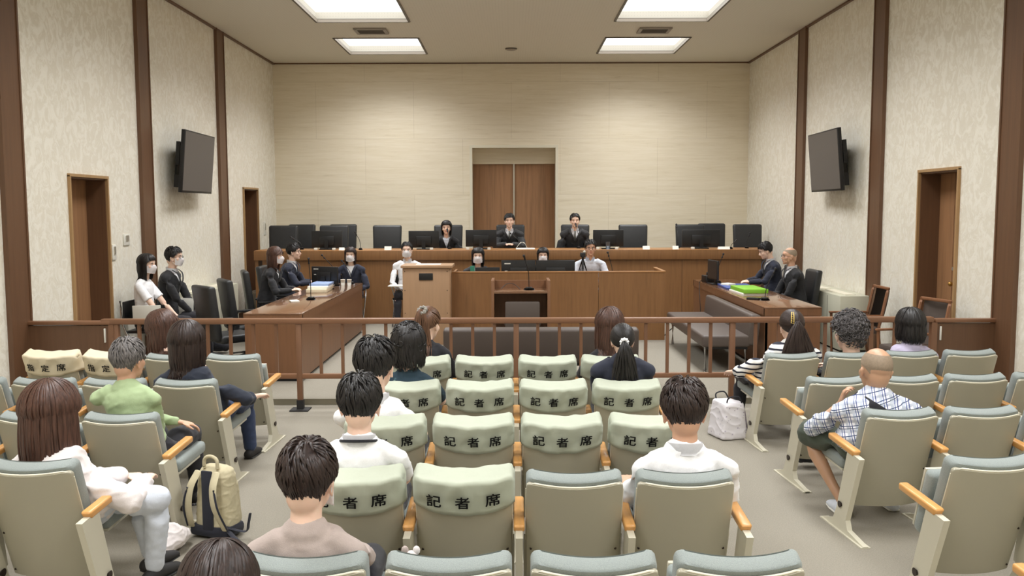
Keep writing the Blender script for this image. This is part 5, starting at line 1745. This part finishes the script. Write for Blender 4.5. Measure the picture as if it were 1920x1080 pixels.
    if collar:
        bm = nb()
        cr = 0.063 * k
        c0 = nb_ + V((0, 0.006, 0.004 if features else -0.006)); 
        def cf(u, v):
            a = R(-160) + R(320) * u - PI / 2       # open at the throat (+Y)
            rr = cr * (1.10 - 0.06 * v) if v < 0.6 else cr * (1.05 + 0.10 * (v - 0.6))
            z = (0.054 if jacket else 0.048) * k * min(v / 0.6, 1.0) - (0.036 * k * (v - 0.6) / 0.4 if v > 0.6 else 0)
            fr = 0.5 + 0.5 * math.sin(a)
            return c0 + V((math.cos(a) * rr, math.sin(a) * rr * 1.02 + 0.010 * (v > 0.6) * (0), z - 0.022 * fr))
        add_grid(bm, cf, 36, 9)
        bmesh.ops.solidify(bm, geom=bm.faces[:], thickness=0.003)
        obj('collar', bm, CL[collar], root, smooth=60)
    if jacket:
        garment('jacket', CL[jacket], 0.013 + inflate, 'long', wr, cutter=vcut(vneck, 0.088 * w))
        # lapels
        for sd in (-1, 1):
            bm = nb()
            z0 = nb_.z + 0.02
            pts = []
            for q in range(7):
                f = q / 6
                zz = z0 - vneck * f * 0.98
                tt = 1 - (nb_.z - zz) / max(0.05, (nb_.z - hip.z))
                c = spine(max(0, min(1, tt)))
                xx = nb_.x + sd * 0.088 * w * (1 - f)
                ry_ = interp([(0, 0.135), (0.4, 0.118), (0.8, 0.128), (0.9, 0.116), (1.0, 0.082)], max(0, min(1, tt))) * (0.5 + 0.5 * w) + 0.012 + inflate
                rx_ = 0.165 * w + 0.02
                yy = c.y + ry_ * math.sqrt(max(0.05, 1 - ((xx - c.x) / rx_) ** 2))
                if f == 0: yy = nb_.y + 0.045
                pts.append(V((xx + sd * 0.010, yy + 0.004, zz)))
            add_loft(bm, pts, [(0.010, 0.004)] + [(0.017, 0.005)] * 5 + [(0.008, 0.004)], n=8, axes=(1, 0, 0))
            obj('lapel', bm, CL[jacket], root, smooth=60)
    if tie:
        bm = nb()
        pts, rad = [], []
        for q in range(8):
            f = q / 7
            zz = nb_.z - 0.005 - (vneck + 0.03) * f
            tt = 1 - (nb_.z - zz) / max(0.05, (nb_.z - hip.z))
            c = spine(max(0, min(1, tt)))
            ry_ = interp([(0, 0.125), (0.4, 0.108), (0.8, 0.116), (0.9, 0.104), (1.0, 0.070)], max(0, min(1, tt))) * (0.5 + 0.5 * w) + 0.006
            pts.append(V((nb_.x, c.y + ry_ + 0.004, zz))); rad.append((0.014 if q == 0 else 0.009 + 0.016 * f, 0.005))
        add_loft(bm, pts, rad, n=10, axes=(1, 0, 0))
        obj('tie', bm, CL[tie], root, smooth=60)
    bm = nb()
    add_loft(bm, [spine(0.0) + V((0, 0, -0.02)), spine(0.18)], [(0.170 * max(w, 0.9), 0.126), (0.158 * max(w, 0.9), 0.118)], n=20, axes=(1, 0, 0))
    legs(bm, 0.010, {'long': 'foot', 'short': 'thigh', 'skirt': 'knee'}[bottom_len])
    if bottom_len == 'skirt':
        add_loft(bm, [(HJ[0] + HJ[1]) / 2, (knees[0] + knees[1]) / 2], [(0.14, 0.08), (0.13, 0.07)], n=16, axes=(1, 0, 0))
    me = remesh('trousers', bm, 0.011, smooth=3, wrinkle=0.004, seed=seed + 3)
    me.materials.append(CL[bottom]); o = bpy.data.objects.new({'long': 'trousers', 'short': 'shorts', 'skirt': 'skirt'}[bottom_len], me); COL.objects.link(o); o.parent = root
    smat = {'black': M['dark_rubber'], 'white': M['white_plastic'], 'grey': M['silver']}[shoes]
    if shoes == 'grey': smat = CL['shirtblue']
    for i in (0, 1):
        bm = nb(); f = feet[i]
        add_loft(bm, [f + V((0, -0.045, -0.040)), f + V((0, 0.01, -0.038)), f + V((0, 0.09, -0.045)), f + V((0, 0.165, -0.055))], [(0.034, 0.034), (0.038, 0.040), (0.044, 0.030), (0.036, 0.018)], n=14, axes=(1, 0, 0))
        for v in bm.verts: v.co.z = max(v.co.z, f.z - 0.074)
        sh_ = obj('shoe', bm, smat, root, smooth=60)
        bm = nb(); add_loft(bm, [f + V((0, -0.05, -0.066)), f + V((0, 0.09, -0.066)), f + V((0, 0.17, -0.066))], [(0.036, 0.008), (0.046, 0.008), (0.036, 0.008)], n=14, axes=(1, 0, 0))
        obj('sole', bm, M['white_plastic'] if shoes != 'black' else M['black_plastic'], sh_, smooth=60)
    # --- hair
    hm = STUBBLE if hairstyle == 'shaved' else HAIR[haircol]
    bmh = hair(H, hairstyle, seed, body, hairlen)
    obj('hair', bmh, hm, root, smooth=60)
    # --- face
    if features:
        for sd in (-1, 1):
            bm = nb(); add_ball(bm, H.p(sd * 0.031, 0.0772, -0.002), (0.0125 * k, 0.006 * k, 0.0046 * k), 2, H.M); e = obj('eye', bm, mat_eye, root, smooth=60)
            bm = nb(); add_ball(bm, H.p(sd * 0.031, 0.0828, -0.002), (0.0062 * k, 0.0018 * k, 0.0046 * k), 2, H.M); obj('iris', bm, M['ink'], e, smooth=60)
            bm = nb(); add_loft(bm, [H.p(sd * 0.016, 0.089, 0.016), H.p(sd * 0.031, 0.0875, 0.021), H.p(sd * 0.048, 0.077, 0.016)], [(0.0022 * k, 0.0035 * k), (0.003 * k, 0.0042 * k), (0.0015 * k, 0.002 * k)], n=8); obj('eyebrow', bm, HAIR['black'], root, smooth=60)
        if not mask:
            bm = nb(); add_loft(bm, [H.p(-0.021, 0.084, -0.0655), H.p(-0.008, 0.0925, -0.0635), H.p(0, 0.0928, -0.0645), H.p(0.008, 0.0925, -0.0635), H.p(0.021, 0.084, -0.0655)], [0.0015 * k, 0.0042 * k, 0.0042 * k, 0.0042 * k, 0.0015 * k], n=8)
            obj('lips', bm, mat_lip, root, smooth=60)
    if glasses:
        bm = nb()
        for sd in (-1, 1):
            c = V((sd * 0.033, 0.1, -0.003))
            ring = [H.p(c.x + 0.0245 * math.cos(a), 0.100 - 0.010 * abs(c.x + 0.0245 * math.cos(a)) / 0.05, c.z + 0.0175 * math.sin(a)) for a in [2 * PI * q / 16 for q in range(17)]]
            add_tube(bm, ring, 0.0020 * k, n=6)
            add_tube(bm, [H.p(sd * 0.057, 0.090, 0.002), H.p(sd * 0.080, 0.05, 0.002), H.p(sd * 0.086, 0.0, -0.004), H.p(sd * 0.083, -0.012, -0.018)], 0.0018 * k, n=6)
        add_tube(bm, [H.p(-0.010, 0.100, 0.0), H.p(0, 0.102, 0.003), H.p(0.010, 0.100, 0.0)], 0.0018 * k, n=6)
        obj('glasses', bm, M['black_plastic'], root, smooth=60)
    if mask:
        bm = nb()
        def mf(u, v):
            a = R(-74) + R(148) * u           # around the face
            z = -0.002 - 0.108 * v
            side_ = abs(a) / R(74)
            z = z * (1 - 0.0 * side_) - (0.012 * side_ * (1 - v)) + 0.016 * side_ * v
            puff = 0.024 * math.sin(PI * min(1, v * 1.05)) ** 0.8 * (1 - side_ ** 1.6)
            nose = 0.014 * math.exp(-((v - 0.28) / 0.25) ** 2) * math.exp(-(a / 0.35) ** 2)
            rr = 0.083 + puff * 0.75 + nose
            return H.p(math.sin(a) * (0.068 + 0.004 * v + puff * 0.3), 0.008 + math.cos(a) * rr * (1.0 - 0.06 * v), z)
        add_grid(bm, mf, 25, 15)
        bmesh.ops.solidify(bm, geom=bm.faces[:], thickness=0.003)
        mk_ = obj('face_mask', bm, MASKM, root, smooth=60)
        for sd in (-1, 1):
            bm = nb(); add_tube(bm, [H.p(sd * 0.066, 0.030, -0.02), H.p(sd * 0.080, -0.010, 0.004), H.p(sd * 0.082, -0.022, -0.02), H.p(sd * 0.076, -0.008, -0.045), H.p(sd * 0.066, 0.030, -0.085)], 0.0016 * k, n=5)
            obj('ear_loop', bm, MASKM, mk_, smooth=60)
    root['_h'] = 0
    del root['_h']
    return root, H, dict(nb=nb_, S=S, spine=spine, rings=rings, E=E_, W=W_, k=k, sh=sh, hip=hip, body=body)
mat_eye = mat('eye_white', (226, 220, 214), rough=0.3)
mat_lip = mat('lips', (178, 108, 98), rough=0.5)

def scrunchie(root, H, th, m, r=0.026, tube=0.011, label=None, name='scrunchie'):
    bm = nb()
    c = H.scalp(0, R(th), 0.018); o = (H.scalp(0, R(th), 0.03) - c).normalized(); a, b = frame_from(o)
    def f(u, v):
        t = 2 * PI * u; q = 2 * PI * v
        rr = tube * H.k * (1 + 0.22 * math.sin(9 * t))
        return c + (a * math.cos(t) + b * math.sin(t)) * (r * H.k + rr * math.cos(q)) + o * (rr * 1.2 * math.sin(q))
    add_grid(bm, f, 60, 9, closed_u=True)
    o_ = obj(name, bm, m, root, smooth=60)
    if label: o_['label'] = label
# ------------------------------------------------------------------ the cast
def gal(px, ptop, pw, key, dy=0.24, **kw):
    """someone in a gallery seat: px = head centre, ptop = top of the hair, pw = hair width, all as seen in the photograph; dy = how far the head is before the seat back"""
    x, y, rot = SEATS[key]
    Y = y + dy
    t = at(px, ptop, Y)
    depth = (CM.inverted() @ t).z * -1
    hw = pw / F_PX * depth
    k = hw / 0.196
    extra = kw.pop('topgap', 0.132)
    head = V((t.x, Y, t.z - extra * k))
    lx = kw.pop('lx', 0.0)
    loc = V((x - 0.30 * math.sin(rot) + lx, y + 0.30 * math.cos(rot), 0))
    kw.setdefault('seat', 0.37)
    return dict(loc=loc, head=head, hw=hw, **kw), rot

GG = 'people seated in the public gallery'
def G(label, px, ptop, pw, key, face=0.0, dy=0.24, **kw):
    d, rot = gal(px, ptop, pw, key, dy, **kw)
    return person(label, d.pop('loc'), rot + face, d.pop('head'), group=GG, **d)

# centre block
G('woman with short dark brown hair in a mauve knit top, nearest row, seen from behind', 577, 821, 118, ('C', 4, 0), dy=0.20, top='mauve', haircol='dark', sh=0.165, bottom='darktrousers', mask=True, yaw=-0.15, wr=0.003, hairstyle='short')
r_, H_, B_ = G('man in a white shirt with a dark lanyard under his collar, fourth row', 674, 697, 90, ('C', 3, 0), top='white', collar='white', haircol='black', sh=0.175, wr=0.004, top_sleeve='short')
bm = nb(); c0 = B_['nb']; kk = B_['k']
add_tube(bm, [c0 + V((math.cos(a) * 0.074 * kk, math.sin(a) * 0.076 * kk + 0.002, 0.004 - 0.018 * math.sin(a))) for a in [R(-200) + R(220) * q / 16 for q in range(17)]], 0.007, n=6)
obj('lanyard', bm, CL['blacktop'], r_, smooth=60)
G('man with thick black hair in a white polo shirt, third row centre block', 703, 629, 84, ('C', 2, 0), top='white', collar='white', haircol='black', sh=0.18, top_sleeve='short', yaw=-0.2)
G('woman with wavy black shoulder-length hair in a teal patterned top, second row', 766, 604, 66, ('C', 1, 0), top='teal', hairstyle='mop', haircol='black', hairlen=0.13, sh=0.165, top_sleeve='short')
r_, H_, B_ = G('woman with a high brown ponytail and patterned scrunchie, front row', 803, 574, 50, ('C', 0, 0), dy=0.34, top='blacktop', hairstyle='highpony', haircol='lbrown', hairlen=0.30, sh=0.15, yaw=-0.45, pitch=-0.15)
scrunchie(r_, H_, 52, mat('scrunchie_print', (150, 146, 138), noise_s=60, noise_amt=0.6), r=0.028, tube=0.013)
G('woman with long straight brown hair in a black top, front row right of centre', 1143, 575, 55, ('C', 0, 3), top='blacktop', hairstyle='long', haircol='brown', hairlen=0.26, sh=0.15)
r_, H_, B_ = G('woman with a black low ponytail and white scrunchie in a navy jacket', 1167, 605, 50, ('C', 1, 3), top='white', jacket='navy', hairstyle='ponytail', haircol='black', hairlen=0.24, sh=0.165, wr=0.002)
scrunchie(r_, H_, 96, CL['white'], r=0.022, tube=0.012, label='white fabric scrunchie')
G('man with short black hair in a white shirt, fourth row right seat', 1283, 706, 95, ('C', 3, 3), top='white', collar='white', haircol='dark', sh=0.195, top_sleeve='elbow', wr=0.005, skin=SKIN_D,
  hands=[(-0.20, 0.22, 0.52), (0.20, 0.22, 0.52)], poles=[(-0.5, -1, -1), (0.5, -1, -1)])
G('dark-haired person leaning low at the bottom edge of the photo, only the crown visible', 407, 1017, 146, ('C', 5, 0), dy=0.42, top='blacktop', haircol='dark', sh=0.16, hairstyle='long', hairlen=0.12, pitch=-0.3)

# left block
r_, H_, B_ = G('woman with long straight brown hair in a cream cardigan and pale jeans', 95, 710, 100, ('L', 3, 0), dy=0.30, face=-0.25, top='palecream', hairstyle='long', haircol='brown', hairlen=0.36, sh=0.175, bottom='paleblue', inflate=0.022, wr=0.008, roll=-0.05, lx=0.10,
  world_legs=([at_z(262, 935, 0.42), at_z(296, 935, 0.44)], [at_z(285, 1040, 0.12), at_z(290, 1062, 0.08)]), hands=[(0.0, 0.26, 0.50), (0.16, 0.22, 0.50)], shoes='black', curl=0.6)
G('man with short grey hair in a light green long-sleeved shirt, arms folded', 240, 632, 64, ('L', 2, 0), top='green', haircol='grey', sh=0.165, skin=SKIN_D, hands=[(0.14, 0.22, 0.56), (-0.12, 0.24, 0.52)], poles=[(-1, -0.3, -1), (1, -0.3, -1)], wr=0.006, dy=0.30, yaw=-0.25)
G('woman with long dark brown hair in a navy top, second row left block', 350, 600, 66, ('L', 1, 0), dy=0.28, top='navytop', hairstyle='long', haircol='dark', hairlen=0.20, sh=0.17, inflate=0.010, bottom='denim', shoes='black', hands=[(-0.05, 0.3, 0.5), (0.28, 0.22, 0.52)], wr=0.006, lx=0.05, top_sleeve='elbow')
G('woman with long brown hair leaning to her left behind the navy-topped woman, front row', 307, 580, 62, ('L', 0, 1), dy=0.34, top='blacktop', hairstyle='long', haircol='brown', hairlen=0.22, sh=0.15, yaw=0.3, roll=-0.35, pitch=-0.3)

# right block
r_, H_, B_ = G('woman with brown hair in a tortoiseshell claw clip and a striped top', 1484, 579, 49, ('R', 0, 0), top='stripes', hairstyle='clip', haircol='dark', hairlen=0.24, sh=0.185, inflate=0.012, hands=[(-0.26, 0.22, 0.50), (0.1, 0.3, 0.48)], wr=0.006, top_sleeve='elbow', lx=-0.05)
bm = nb()
for sd in (-1, 1):
    pts = [H_.scalp(R(-22 + sd * 5), R(42 + q * 8), 0.028 + 0.004 * math.sin(q)) for q in range(6)]
    add_tube(bm, smooth_curve(pts, 4), 0.004, n=6)
for q in range(6):
    add_loft(bm, [H_.scalp(R(-27), R(44 + q * 7.5), 0.027), H_.scalp(R(-17), R(46 + q * 7.5), 0.027)], [0.004, 0.004], n=6)
obj('hair_clip', bm, mat('claw_clip', (196, 170, 98), rough=0.3, noise_s=30, noise_amt=0.6), r_, smooth=60)
G('elderly woman with curly grey hair in a dark floral top, front row right block', 1594, 580, 62, ('R', 0, 1), top='floral', hairstyle='curly', haircol='dgrey', sh=0.165, wr=0.003, topgap=0.142)
G('woman with a straight black bob in a lavender high-necked top', 1707, 576, 52, ('R', 0, 2), top='lavender', hairstyle='bob', haircol='black', hairlen=0.12, sh=0.17, wr=0.003, inflate=0.006)
r_, H_, B_ = G('bald man in a blue plaid shirt and olive shorts resting his cheek on his hand', 1643, 651, 70, ('R', 2, 0), dy=0.36, face=-0.10, lx=-0.04, top='plaid', hairstyle='shaved', sh=0.215, skin=SKIN_BALD, inflate=0.014, bottom='shorts', bottom_len='short', wr=0.007, top_sleeve='elbow', shoes='grey',
  hands=[(-0.11, 0.20, 0.66), (0.2, 0.26, 0.44)], poles=[(-1.0, 0.1, -1.0), (1, -0.4, -0.6)], handdir=[(0.25, -0.1, 0.9), None], handn=[(-0.9, 0.4, 0.2), None], curl=0.75, topgap=0.118, yaw=0.05, roll=0.08,
  knees=[(-0.26, 0.38, 0.44), (0.20, 0.42, 0.44)], feet=[(-0.12, 0.10, 0.075), (0.22, 0.20, 0.075)], voxel=0.006)
# sling strap of his bag across the back
bm = nb()
sp = B_['spine']; nbp = B_['nb']
pts = []
for q in range(11):
    f = q / 10
    x = -0.085 + 0.30 * f
    z = nbp.z - 0.005 - 0.19 * f
    tt = max(0.0, min(1.0, 1 - (nbp.z - z) / (nbp.z - B_['hip'].z))); c_ = sp(tt); w_ = B_['sh'] / 0.185
    ry_ = interp([(0, 0.115), (0.4, 0.100), (0.8, 0.108), (0.9, 0.100), (0.97, 0.085), (1.0, 0.075)], tt) * (0.5 + 0.5 * w_) + 0.034
    y = c_.y - ry_ * math.sqrt(max(0.15, 1 - ((nbp.x + x - c_.x) / (0.175 * w_ + 0.04)) ** 2))
    pts.append(V((nbp.x + x, y, z)))
pts = [V((nbp.x - 0.12, nbp.y + 0.02, nbp.z + 0.02))] + pts
add_loft(bm, smooth_curve(pts, 3), [(0.024, 0.005)] * (3 * (len(pts) - 1) + 1), n=8, up=V((0, 1, 0)))
obj('bag_strap', bm, CL['blacktop'], r_, smooth=60)

# --- the well of the court
def W(label, head, facing, hip_xy, floor, seat=0.44, **kw):
    loc = V((hip_xy[0], hip_xy[1], floor))
    kw.setdefault('hw', 0.19)
    kw.setdefault('group', 'people taking part in the trial')
    return person(label, loc, facing, head, seat=seat, **kw)
RT, LF, CAMF = -PI / 2, PI / 2, PI
def hp(px, py, Y): return at(px, py, Y)

h = at_x(276, 496, -4.10)
W('masked woman with dark bangs in a white short-sleeved blouse by the left wall', h, RT, (-4.13, h.y), FZ, top='white', top_sleeve='short', hairstyle='longbangs', hairlen=0.20, haircol='black', mask=True, features=True, sh=0.15, yaw=-0.1, hw=0.185)
h = at_x(327, 482, -4.0)
W('masked man with glasses in a black suit sitting by the left wall', h, RT, (-4.1, h.y), FZ, top='white', jacket='black', collar='white', tie='tie', hairstyle='shortbangs', mask=True, glasses=True, features=True, sh=0.185, hw=0.19)
h = at_x(517, 480, -3.14)
W('masked woman with long reddish brown hair in a black suit at the left desk', h, RT, (-3.28, h.y), FZ, top='white', jacket='black', hairstyle='long', hairlen=0.24, haircol='brown', mask=True, features=True, sh=0.165, hands=[(-0.10, 0.36, 0.72), (0.12, 0.36, 0.72)])
h = at_x(551, 472, -3.16)
W('man with glasses in a navy suit and blue tie at the left desk', h, RT, (-3.3, h.y), FZ, top='white', jacket='navy', collar='white', tie='tieblue', hairstyle='shortbangs', glasses=True, features=True, sh=0.185, hands=[(-0.10, 0.36, 0.73), (0.12, 0.40, 0.73)])
h = hp(657, 478, 13.85)
W('masked woman in a navy skirt suit on a folding chair below the bench', h, CAMF, (h.x, 13.98), FZ, seat=0.40, top='white', jacket='navy', bottom='navy', bottom_len='skirt', hairstyle='longbangs', hairlen=0.17, haircol='dark', mask=True, features=True, sh=0.17, hw=0.185, shoes='black', feet=[(-0.06, 0.42, 0.075), (0.08, 0.42, 0.075)], knees=[(-0.06, 0.42, 0.475), (0.08, 0.42, 0.475)])
h = hp(763, 469, 13.82)
W('masked young man in a white shirt sitting behind the pale lectern', h, CAMF, (h.x, 13.95), FZ, seat=0.42, top='white', collar='white', hairstyle='short', mask=True, features=True, sh=0.185)
h = hp(896, 480, 13.15)
W('masked woman with long black hair in a black jacket at the clerks desk', h, CAMF, (h.x, 13.38), FZ, seat=0.42, top='shirtblue', jacket='robe', hairstyle='longbangs', hairlen=0.20, haircol='black', mask=True, features=True, sh=0.175, hands=[(-0.14, 0.36, 0.76), (0.14, 0.36, 0.76)])
h = hp(1018, 479, 13.25)
W('masked woman with dark bangs half hidden behind the clerks desk monitors', h, CAMF, (h.x, 13.42), FZ, seat=0.40, top='white', jacket='black', hairstyle='longbangs', hairlen=0.10, haircol='black', mask=True, features=True, sh=0.165, hw=0.18, hands=[(-0.14, 0.36, 0.76), (0.14, 0.36, 0.76)])
h = hp(1107, 465, 13.1)
W('man with glasses in a white short-sleeved shirt behind the small camera tripod', h, CAMF, (h.x, 13.38), FZ, seat=0.45, top='shirtblue', collar='shirtblue', top_sleeve='short', hairstyle='shortbangs', glasses=True, features=True, sh=0.185, hw=0.188, skin=SKIN_D, hands=[(-0.08, 0.42, 0.80), (0.08, 0.42, 0.80)])
h = hp(837, 427, 15.18)
W('woman judge with black bangs in a black suit, left of the door', h, CAMF, (h.x, 15.38), 0.45, seat=0.44, top='shirtblue', jacket='black', hairstyle='longbangs', hairlen=0.15, haircol='black', features=True, sh=0.16, hw=0.185, vneck=0.22)
h = hp(955, 414, 15.25)
W('judge in a black robe and dark tie in front of the double door', h, CAMF, (h.x, 15.45), 0.45, seat=0.46, top='white', jacket='robe', collar='white', tie='tiesilver', hairstyle='shortbangs', features=True, sh=0.185, hw=0.19, hands=[(-0.06, 0.48, 0.80), (0.06, 0.48, 0.80)], inflate=0.012, vneck=0.17)
h = hp(1078, 414, 15.25)
W('judge in a black robe with a silver tie right of the double door', h, CAMF, (h.x, 15.45), 0.45, seat=0.46, top='white', jacket='robe', collar='white', tie='tiesilver', hairstyle='short', features=True, sh=0.185, hw=0.188, inflate=0.018, vneck=0.20)
h = at_x(1435, 470, 3.62)
W('dark-haired man in a navy suit looking down at the right counsel desk', h, LF, (3.74, h.y), FZ, top='white', jacket='navy', collar='white', tie='tie', hairstyle='shortbangs', features=True, sh=0.185, pitch=-0.35, hands=[(-0.10, 0.36, 0.74), (0.12, 0.34, 0.74)])
h = at_x(1480, 480, 3.64)
W('balding man with dark-rimmed glasses in a black suit at the right desk', h, LF, (3.74, h.y), FZ, top='white', jacket='black', collar='white', tie='tie', hairstyle='shaved', glasses=True, features=True, sh=0.195, skin=SKIN_D, hands=[(-0.10, 0.32, 0.56), (0.12, 0.32, 0.56)])
# ------------------------------------------------------------------ bags and small things in the gallery
# backpack standing in the left aisle
p = at_z(405, 1008, 0.0)
t = thing('backpack', 'beige and black hiking backpack standing on the carpet in the left aisle', 'backpack', (p.x, p.y + 0.05, 0), -0.35)
def blob(name, pts, rad, m, parent=None, ax=(1, 0, 0), vox=0.006, wr=0.003, seed=1):
    bm = nb(); add_loft(bm, pts, rad, n=20, axes=ax)
    me = remesh(name, bm, vox, smooth=4, wrinkle=wr, seed=seed, wscale=18); me.materials.append(m)
    o = bpy.data.objects.new(name, me); COL.objects.link(o)
    if parent: o.parent = parent
    return o
bag_blk = cloth('bag_black', (34, 36, 48))
bm = nb(); add_box(bm, (0, 0, 0.215), (0.25, 0.17, 0.39), bevel=0.06, seg=3, taper=(0.82, 0.8))
me = remesh('main_body', bm, 0.006, smooth=4, wrinkle=0.004, seed=5, wscale=18); me.materials.append(CL['beigebag']); o = bpy.data.objects.new('main_body', me); COL.objects.link(o); o.parent = t
bm = nb(); add_box(bm, (-0.02, 0.10, 0.17), (0.19, 0.09, 0.27), bevel=0.035, seg=3, taper=(0.85, 0.7)); me = remesh('front_pocket', bm, 0.006, smooth=3, wrinkle=0.003, seed=6); me.materials.append(CL['beigebag']); o = bpy.data.objects.new('front_pocket', me); COL.objects.link(o); o.parent = t
bm = nb(); add_box(bm, (0.0, -0.088, 0.225), (0.07, 0.016, 0.34), bevel=0.007); obj('back_pad', bm, bag_blk, t, smooth=40)
for s in (-1, 1):
    bm = nb(); add_loft(bm, smooth_curve([(s * 0.06, -0.085, 0.385), (s * 0.075, -0.135, 0.31), (s * 0.09, -0.14, 0.20), (s * 0.115, -0.09, 0.07)], 5), [(0.024, 0.008)] * 16, n=8, axes=(1, 0, 0)); obj('shoulder_strap', bm, CL['beigebag'], t, smooth=50)
    bm = nb(); add_tube(bm, smooth_curve([(s * 0.088, -0.145, 0.31), (s * 0.115, -0.148, 0.20), (s * 0.135, -0.095, 0.07)], 5), 0.006, n=6); obj('strap_edge', bm, bag_blk, t, smooth=50)
bm = nb(); add_tube(bm, smooth_curve([(-0.045, -0.05, 0.40), (-0.04, -0.05, 0.45), (0.0, -0.05, 0.468), (0.04, -0.05, 0.45), (0.045, -0.05, 0.40)], 5), 0.010, n=8); obj('handle', bm, CL['beigebag'], t, smooth=50)
bm = nb(); add_box(bm, (0, -0.01, 0.045), (0.26, 0.17, 0.07), bevel=0.025); obj('bottom_panel', bm, bag_blk, t, smooth=40)
for z in (0.30, 0.16):
    bm = nb(); add_tube(bm, smooth_curve([(-0.128, 0.05, z), (-0.134, -0.03, z + 0.01), (-0.10, -0.09, z + 0.03)], 5), 0.007, n=6); obj('compression_strap', bm, bag_blk, t, smooth=50)
bm = nb(); add_loft(bm, smooth_curve([(0.12, -0.06, 0.07), (0.20, -0.02, 0.05), (0.235, -0.04, 0.11), (0.24, -0.03, 0.16)], 5), [(0.014, 0.004)] * 16, n=8); obj('hip_belt', bm, bag_blk, t, smooth=50)
bm = nb(); add_loft(bm, smooth_curve([(0.13, -0.08, 0.06), (0.21, -0.12, 0.04), (0.30, -0.15, 0.012)], 5), [(0.014, 0.004)] * 11, n=8); obj('hip_belt', bm, bag_blk, t, smooth=50)

# pale printed shopping bag at the right aisle seat
p0 = at_z(1368, 828, 0.0)
t = thing('shopping_bag', 'pale printed shopping bag with purple side beside the striped-top woman', 'bag', (p0.x + 0.02, p0.y + 0.16, 0), 0.30)
bagm = pattern_mat('bag_print', floral((226, 222, 226), ((190, 184, 196), (170, 160, 180), (206, 200, 196)), 30, 0.22))
bm = nb(); add_box(bm, (0, 0, 0.15), (0.24, 0.26, 0.30), bevel=0.025, seg=3, taper=(0.72, 0.9))
me = remesh('bag_body', bm, 0.006, smooth=3, wrinkle=0.006, seed=9, wscale=9); me.materials.append(bagm); o = bpy.data.objects.new('bag_body', me); COL.objects.link(o); o.parent = t
bm = nb(); add_box(bm, (0.108, 0.0, 0.13), (0.02, 0.20, 0.24), bevel=0.008, rot=ry(-0.16)); obj('side_gusset', bm, cloth('purple_gusset', (120, 104, 128)), t, smooth=40)
for s in (-1, 1):
    bm = nb(); add_tube(bm, smooth_curve([(-0.06, s * 0.08, 0.29), (-0.05, s * 0.10, 0.34), (0.03, s * 0.11, 0.345), (0.07, s * 0.10, 0.28)], 5), 0.006, n=6); obj('handle', bm, CL['blacktop'], t, smooth=50)

# cream tote bag lying by the feet of the long-haired woman in the left block
p = at_z(312, 1050, 0.0)
o = blob('tote_bag', [(-0.02, -0.06, 0.05), (0.0, 0.03, 0.09), (0.02, 0.13, 0.06)], [(0.06, 0.05), (0.09, 0.08), (0.06, 0.05)], CL['palecream'], wr=0.008, seed=3)
o.location = (p.x - 0.02, p.y + 0.08, 0.0)
tag(o, 'cream cloth bag lying on the carpet beside the black shoe in the left aisle', 'bag')
# small plush charm between two seats
p = at(765, 1033, 3.02)
t = thing('bag_charm', 'small cream and pink plush charm peeking over the nearest row seats', 'charm', (p.x, 3.03, p.z - 0.03))
bm = nb(); add_ball(bm, (0.01, 0, 0), (0.026, 0.02, 0.028), 3); obj('body', bm, CL['palecream'], t, smooth=60)
for q, c_ in ((-0.012, CL['mauve']), (0.028, CL['cover'] if 'cover' in CL else CL['palecream'])):
    bm = nb(); add_ball(bm, (q, 0.002, 0.028), (0.013, 0.010, 0.016), 2); obj('ear', bm, c_, t, smooth=60)
bm = nb(); add_tube(bm, [(0.01, 0, -0.02), (0.01, 0.02, -0.30)], 0.003, n=6); obj('strap', bm, CL['blacktop'], t, smooth=60)
bm = nb(); add_box(bm, (0.0, 0.06, -0.42), (0.16, 0.12, 0.26), bevel=0.03); obj('pouch', bm, CL['blacktop'], t, smooth=40)
# dark bag under the empty seat before the bald man
p = at_z(1510, 885, 0.0)
o = blob('handbag', [(-0.06, 0, 0.07), (0.0, 0, 0.10), (0.08, 0, 0.07)], [(0.05, 0.06), (0.07, 0.09), (0.05, 0.06)], CL['blacktop'], ax=(0, 1, 0), wr=0.006, seed=8)
tag(o, 'black cloth bag on the carpet before the bald man in the plaid shirt', 'bag')
o.location = (p.x + 0.06, p.y + 0.12, 0.02)

# black bag on the floor of the well behind the rail, left
p = at_z(404, 664, FZ)
o = blob('handbag', [(-0.09, 0, 0.07), (0.0, 0, 0.11), (0.10, 0, 0.07)], [(0.07, 0.06), (0.10, 0.10), (0.07, 0.06)], CL['blacktop'], ax=(0, 1, 0), wr=0.006, seed=12)
o.location = (p.x, p.y + 0.08, FZ + 0.01)
tag(o, 'black bag lying on the carpet behind the rail under the black armchairs', 'bag')
# ------------------------------------------------------------------ world and view
w = bpy.data.worlds.new('world'); scene.world = w; w.use_nodes = True
w.node_tree.nodes['Background'].inputs['Color'].default_value = (0.9, 0.9, 1.0, 1)
w.node_tree.nodes['Background'].inputs['Strength'].default_value = 0.0
scene.view_settings.view_transform = 'Standard'
scene.view_settings.look = 'None'
scene.view_settings.gamma = 1.0
scene.view_settings.exposure = 0.0
scene.view_settings.use_curve_mapping = False
scene.cycles.max_bounces = 8
scene.cycles.diffuse_bounces = 5
scene.cycles.glossy_bounces = 3
scene.cycles.use_denoising = True
scene.cycles.sample_clamp_indirect = 6.0
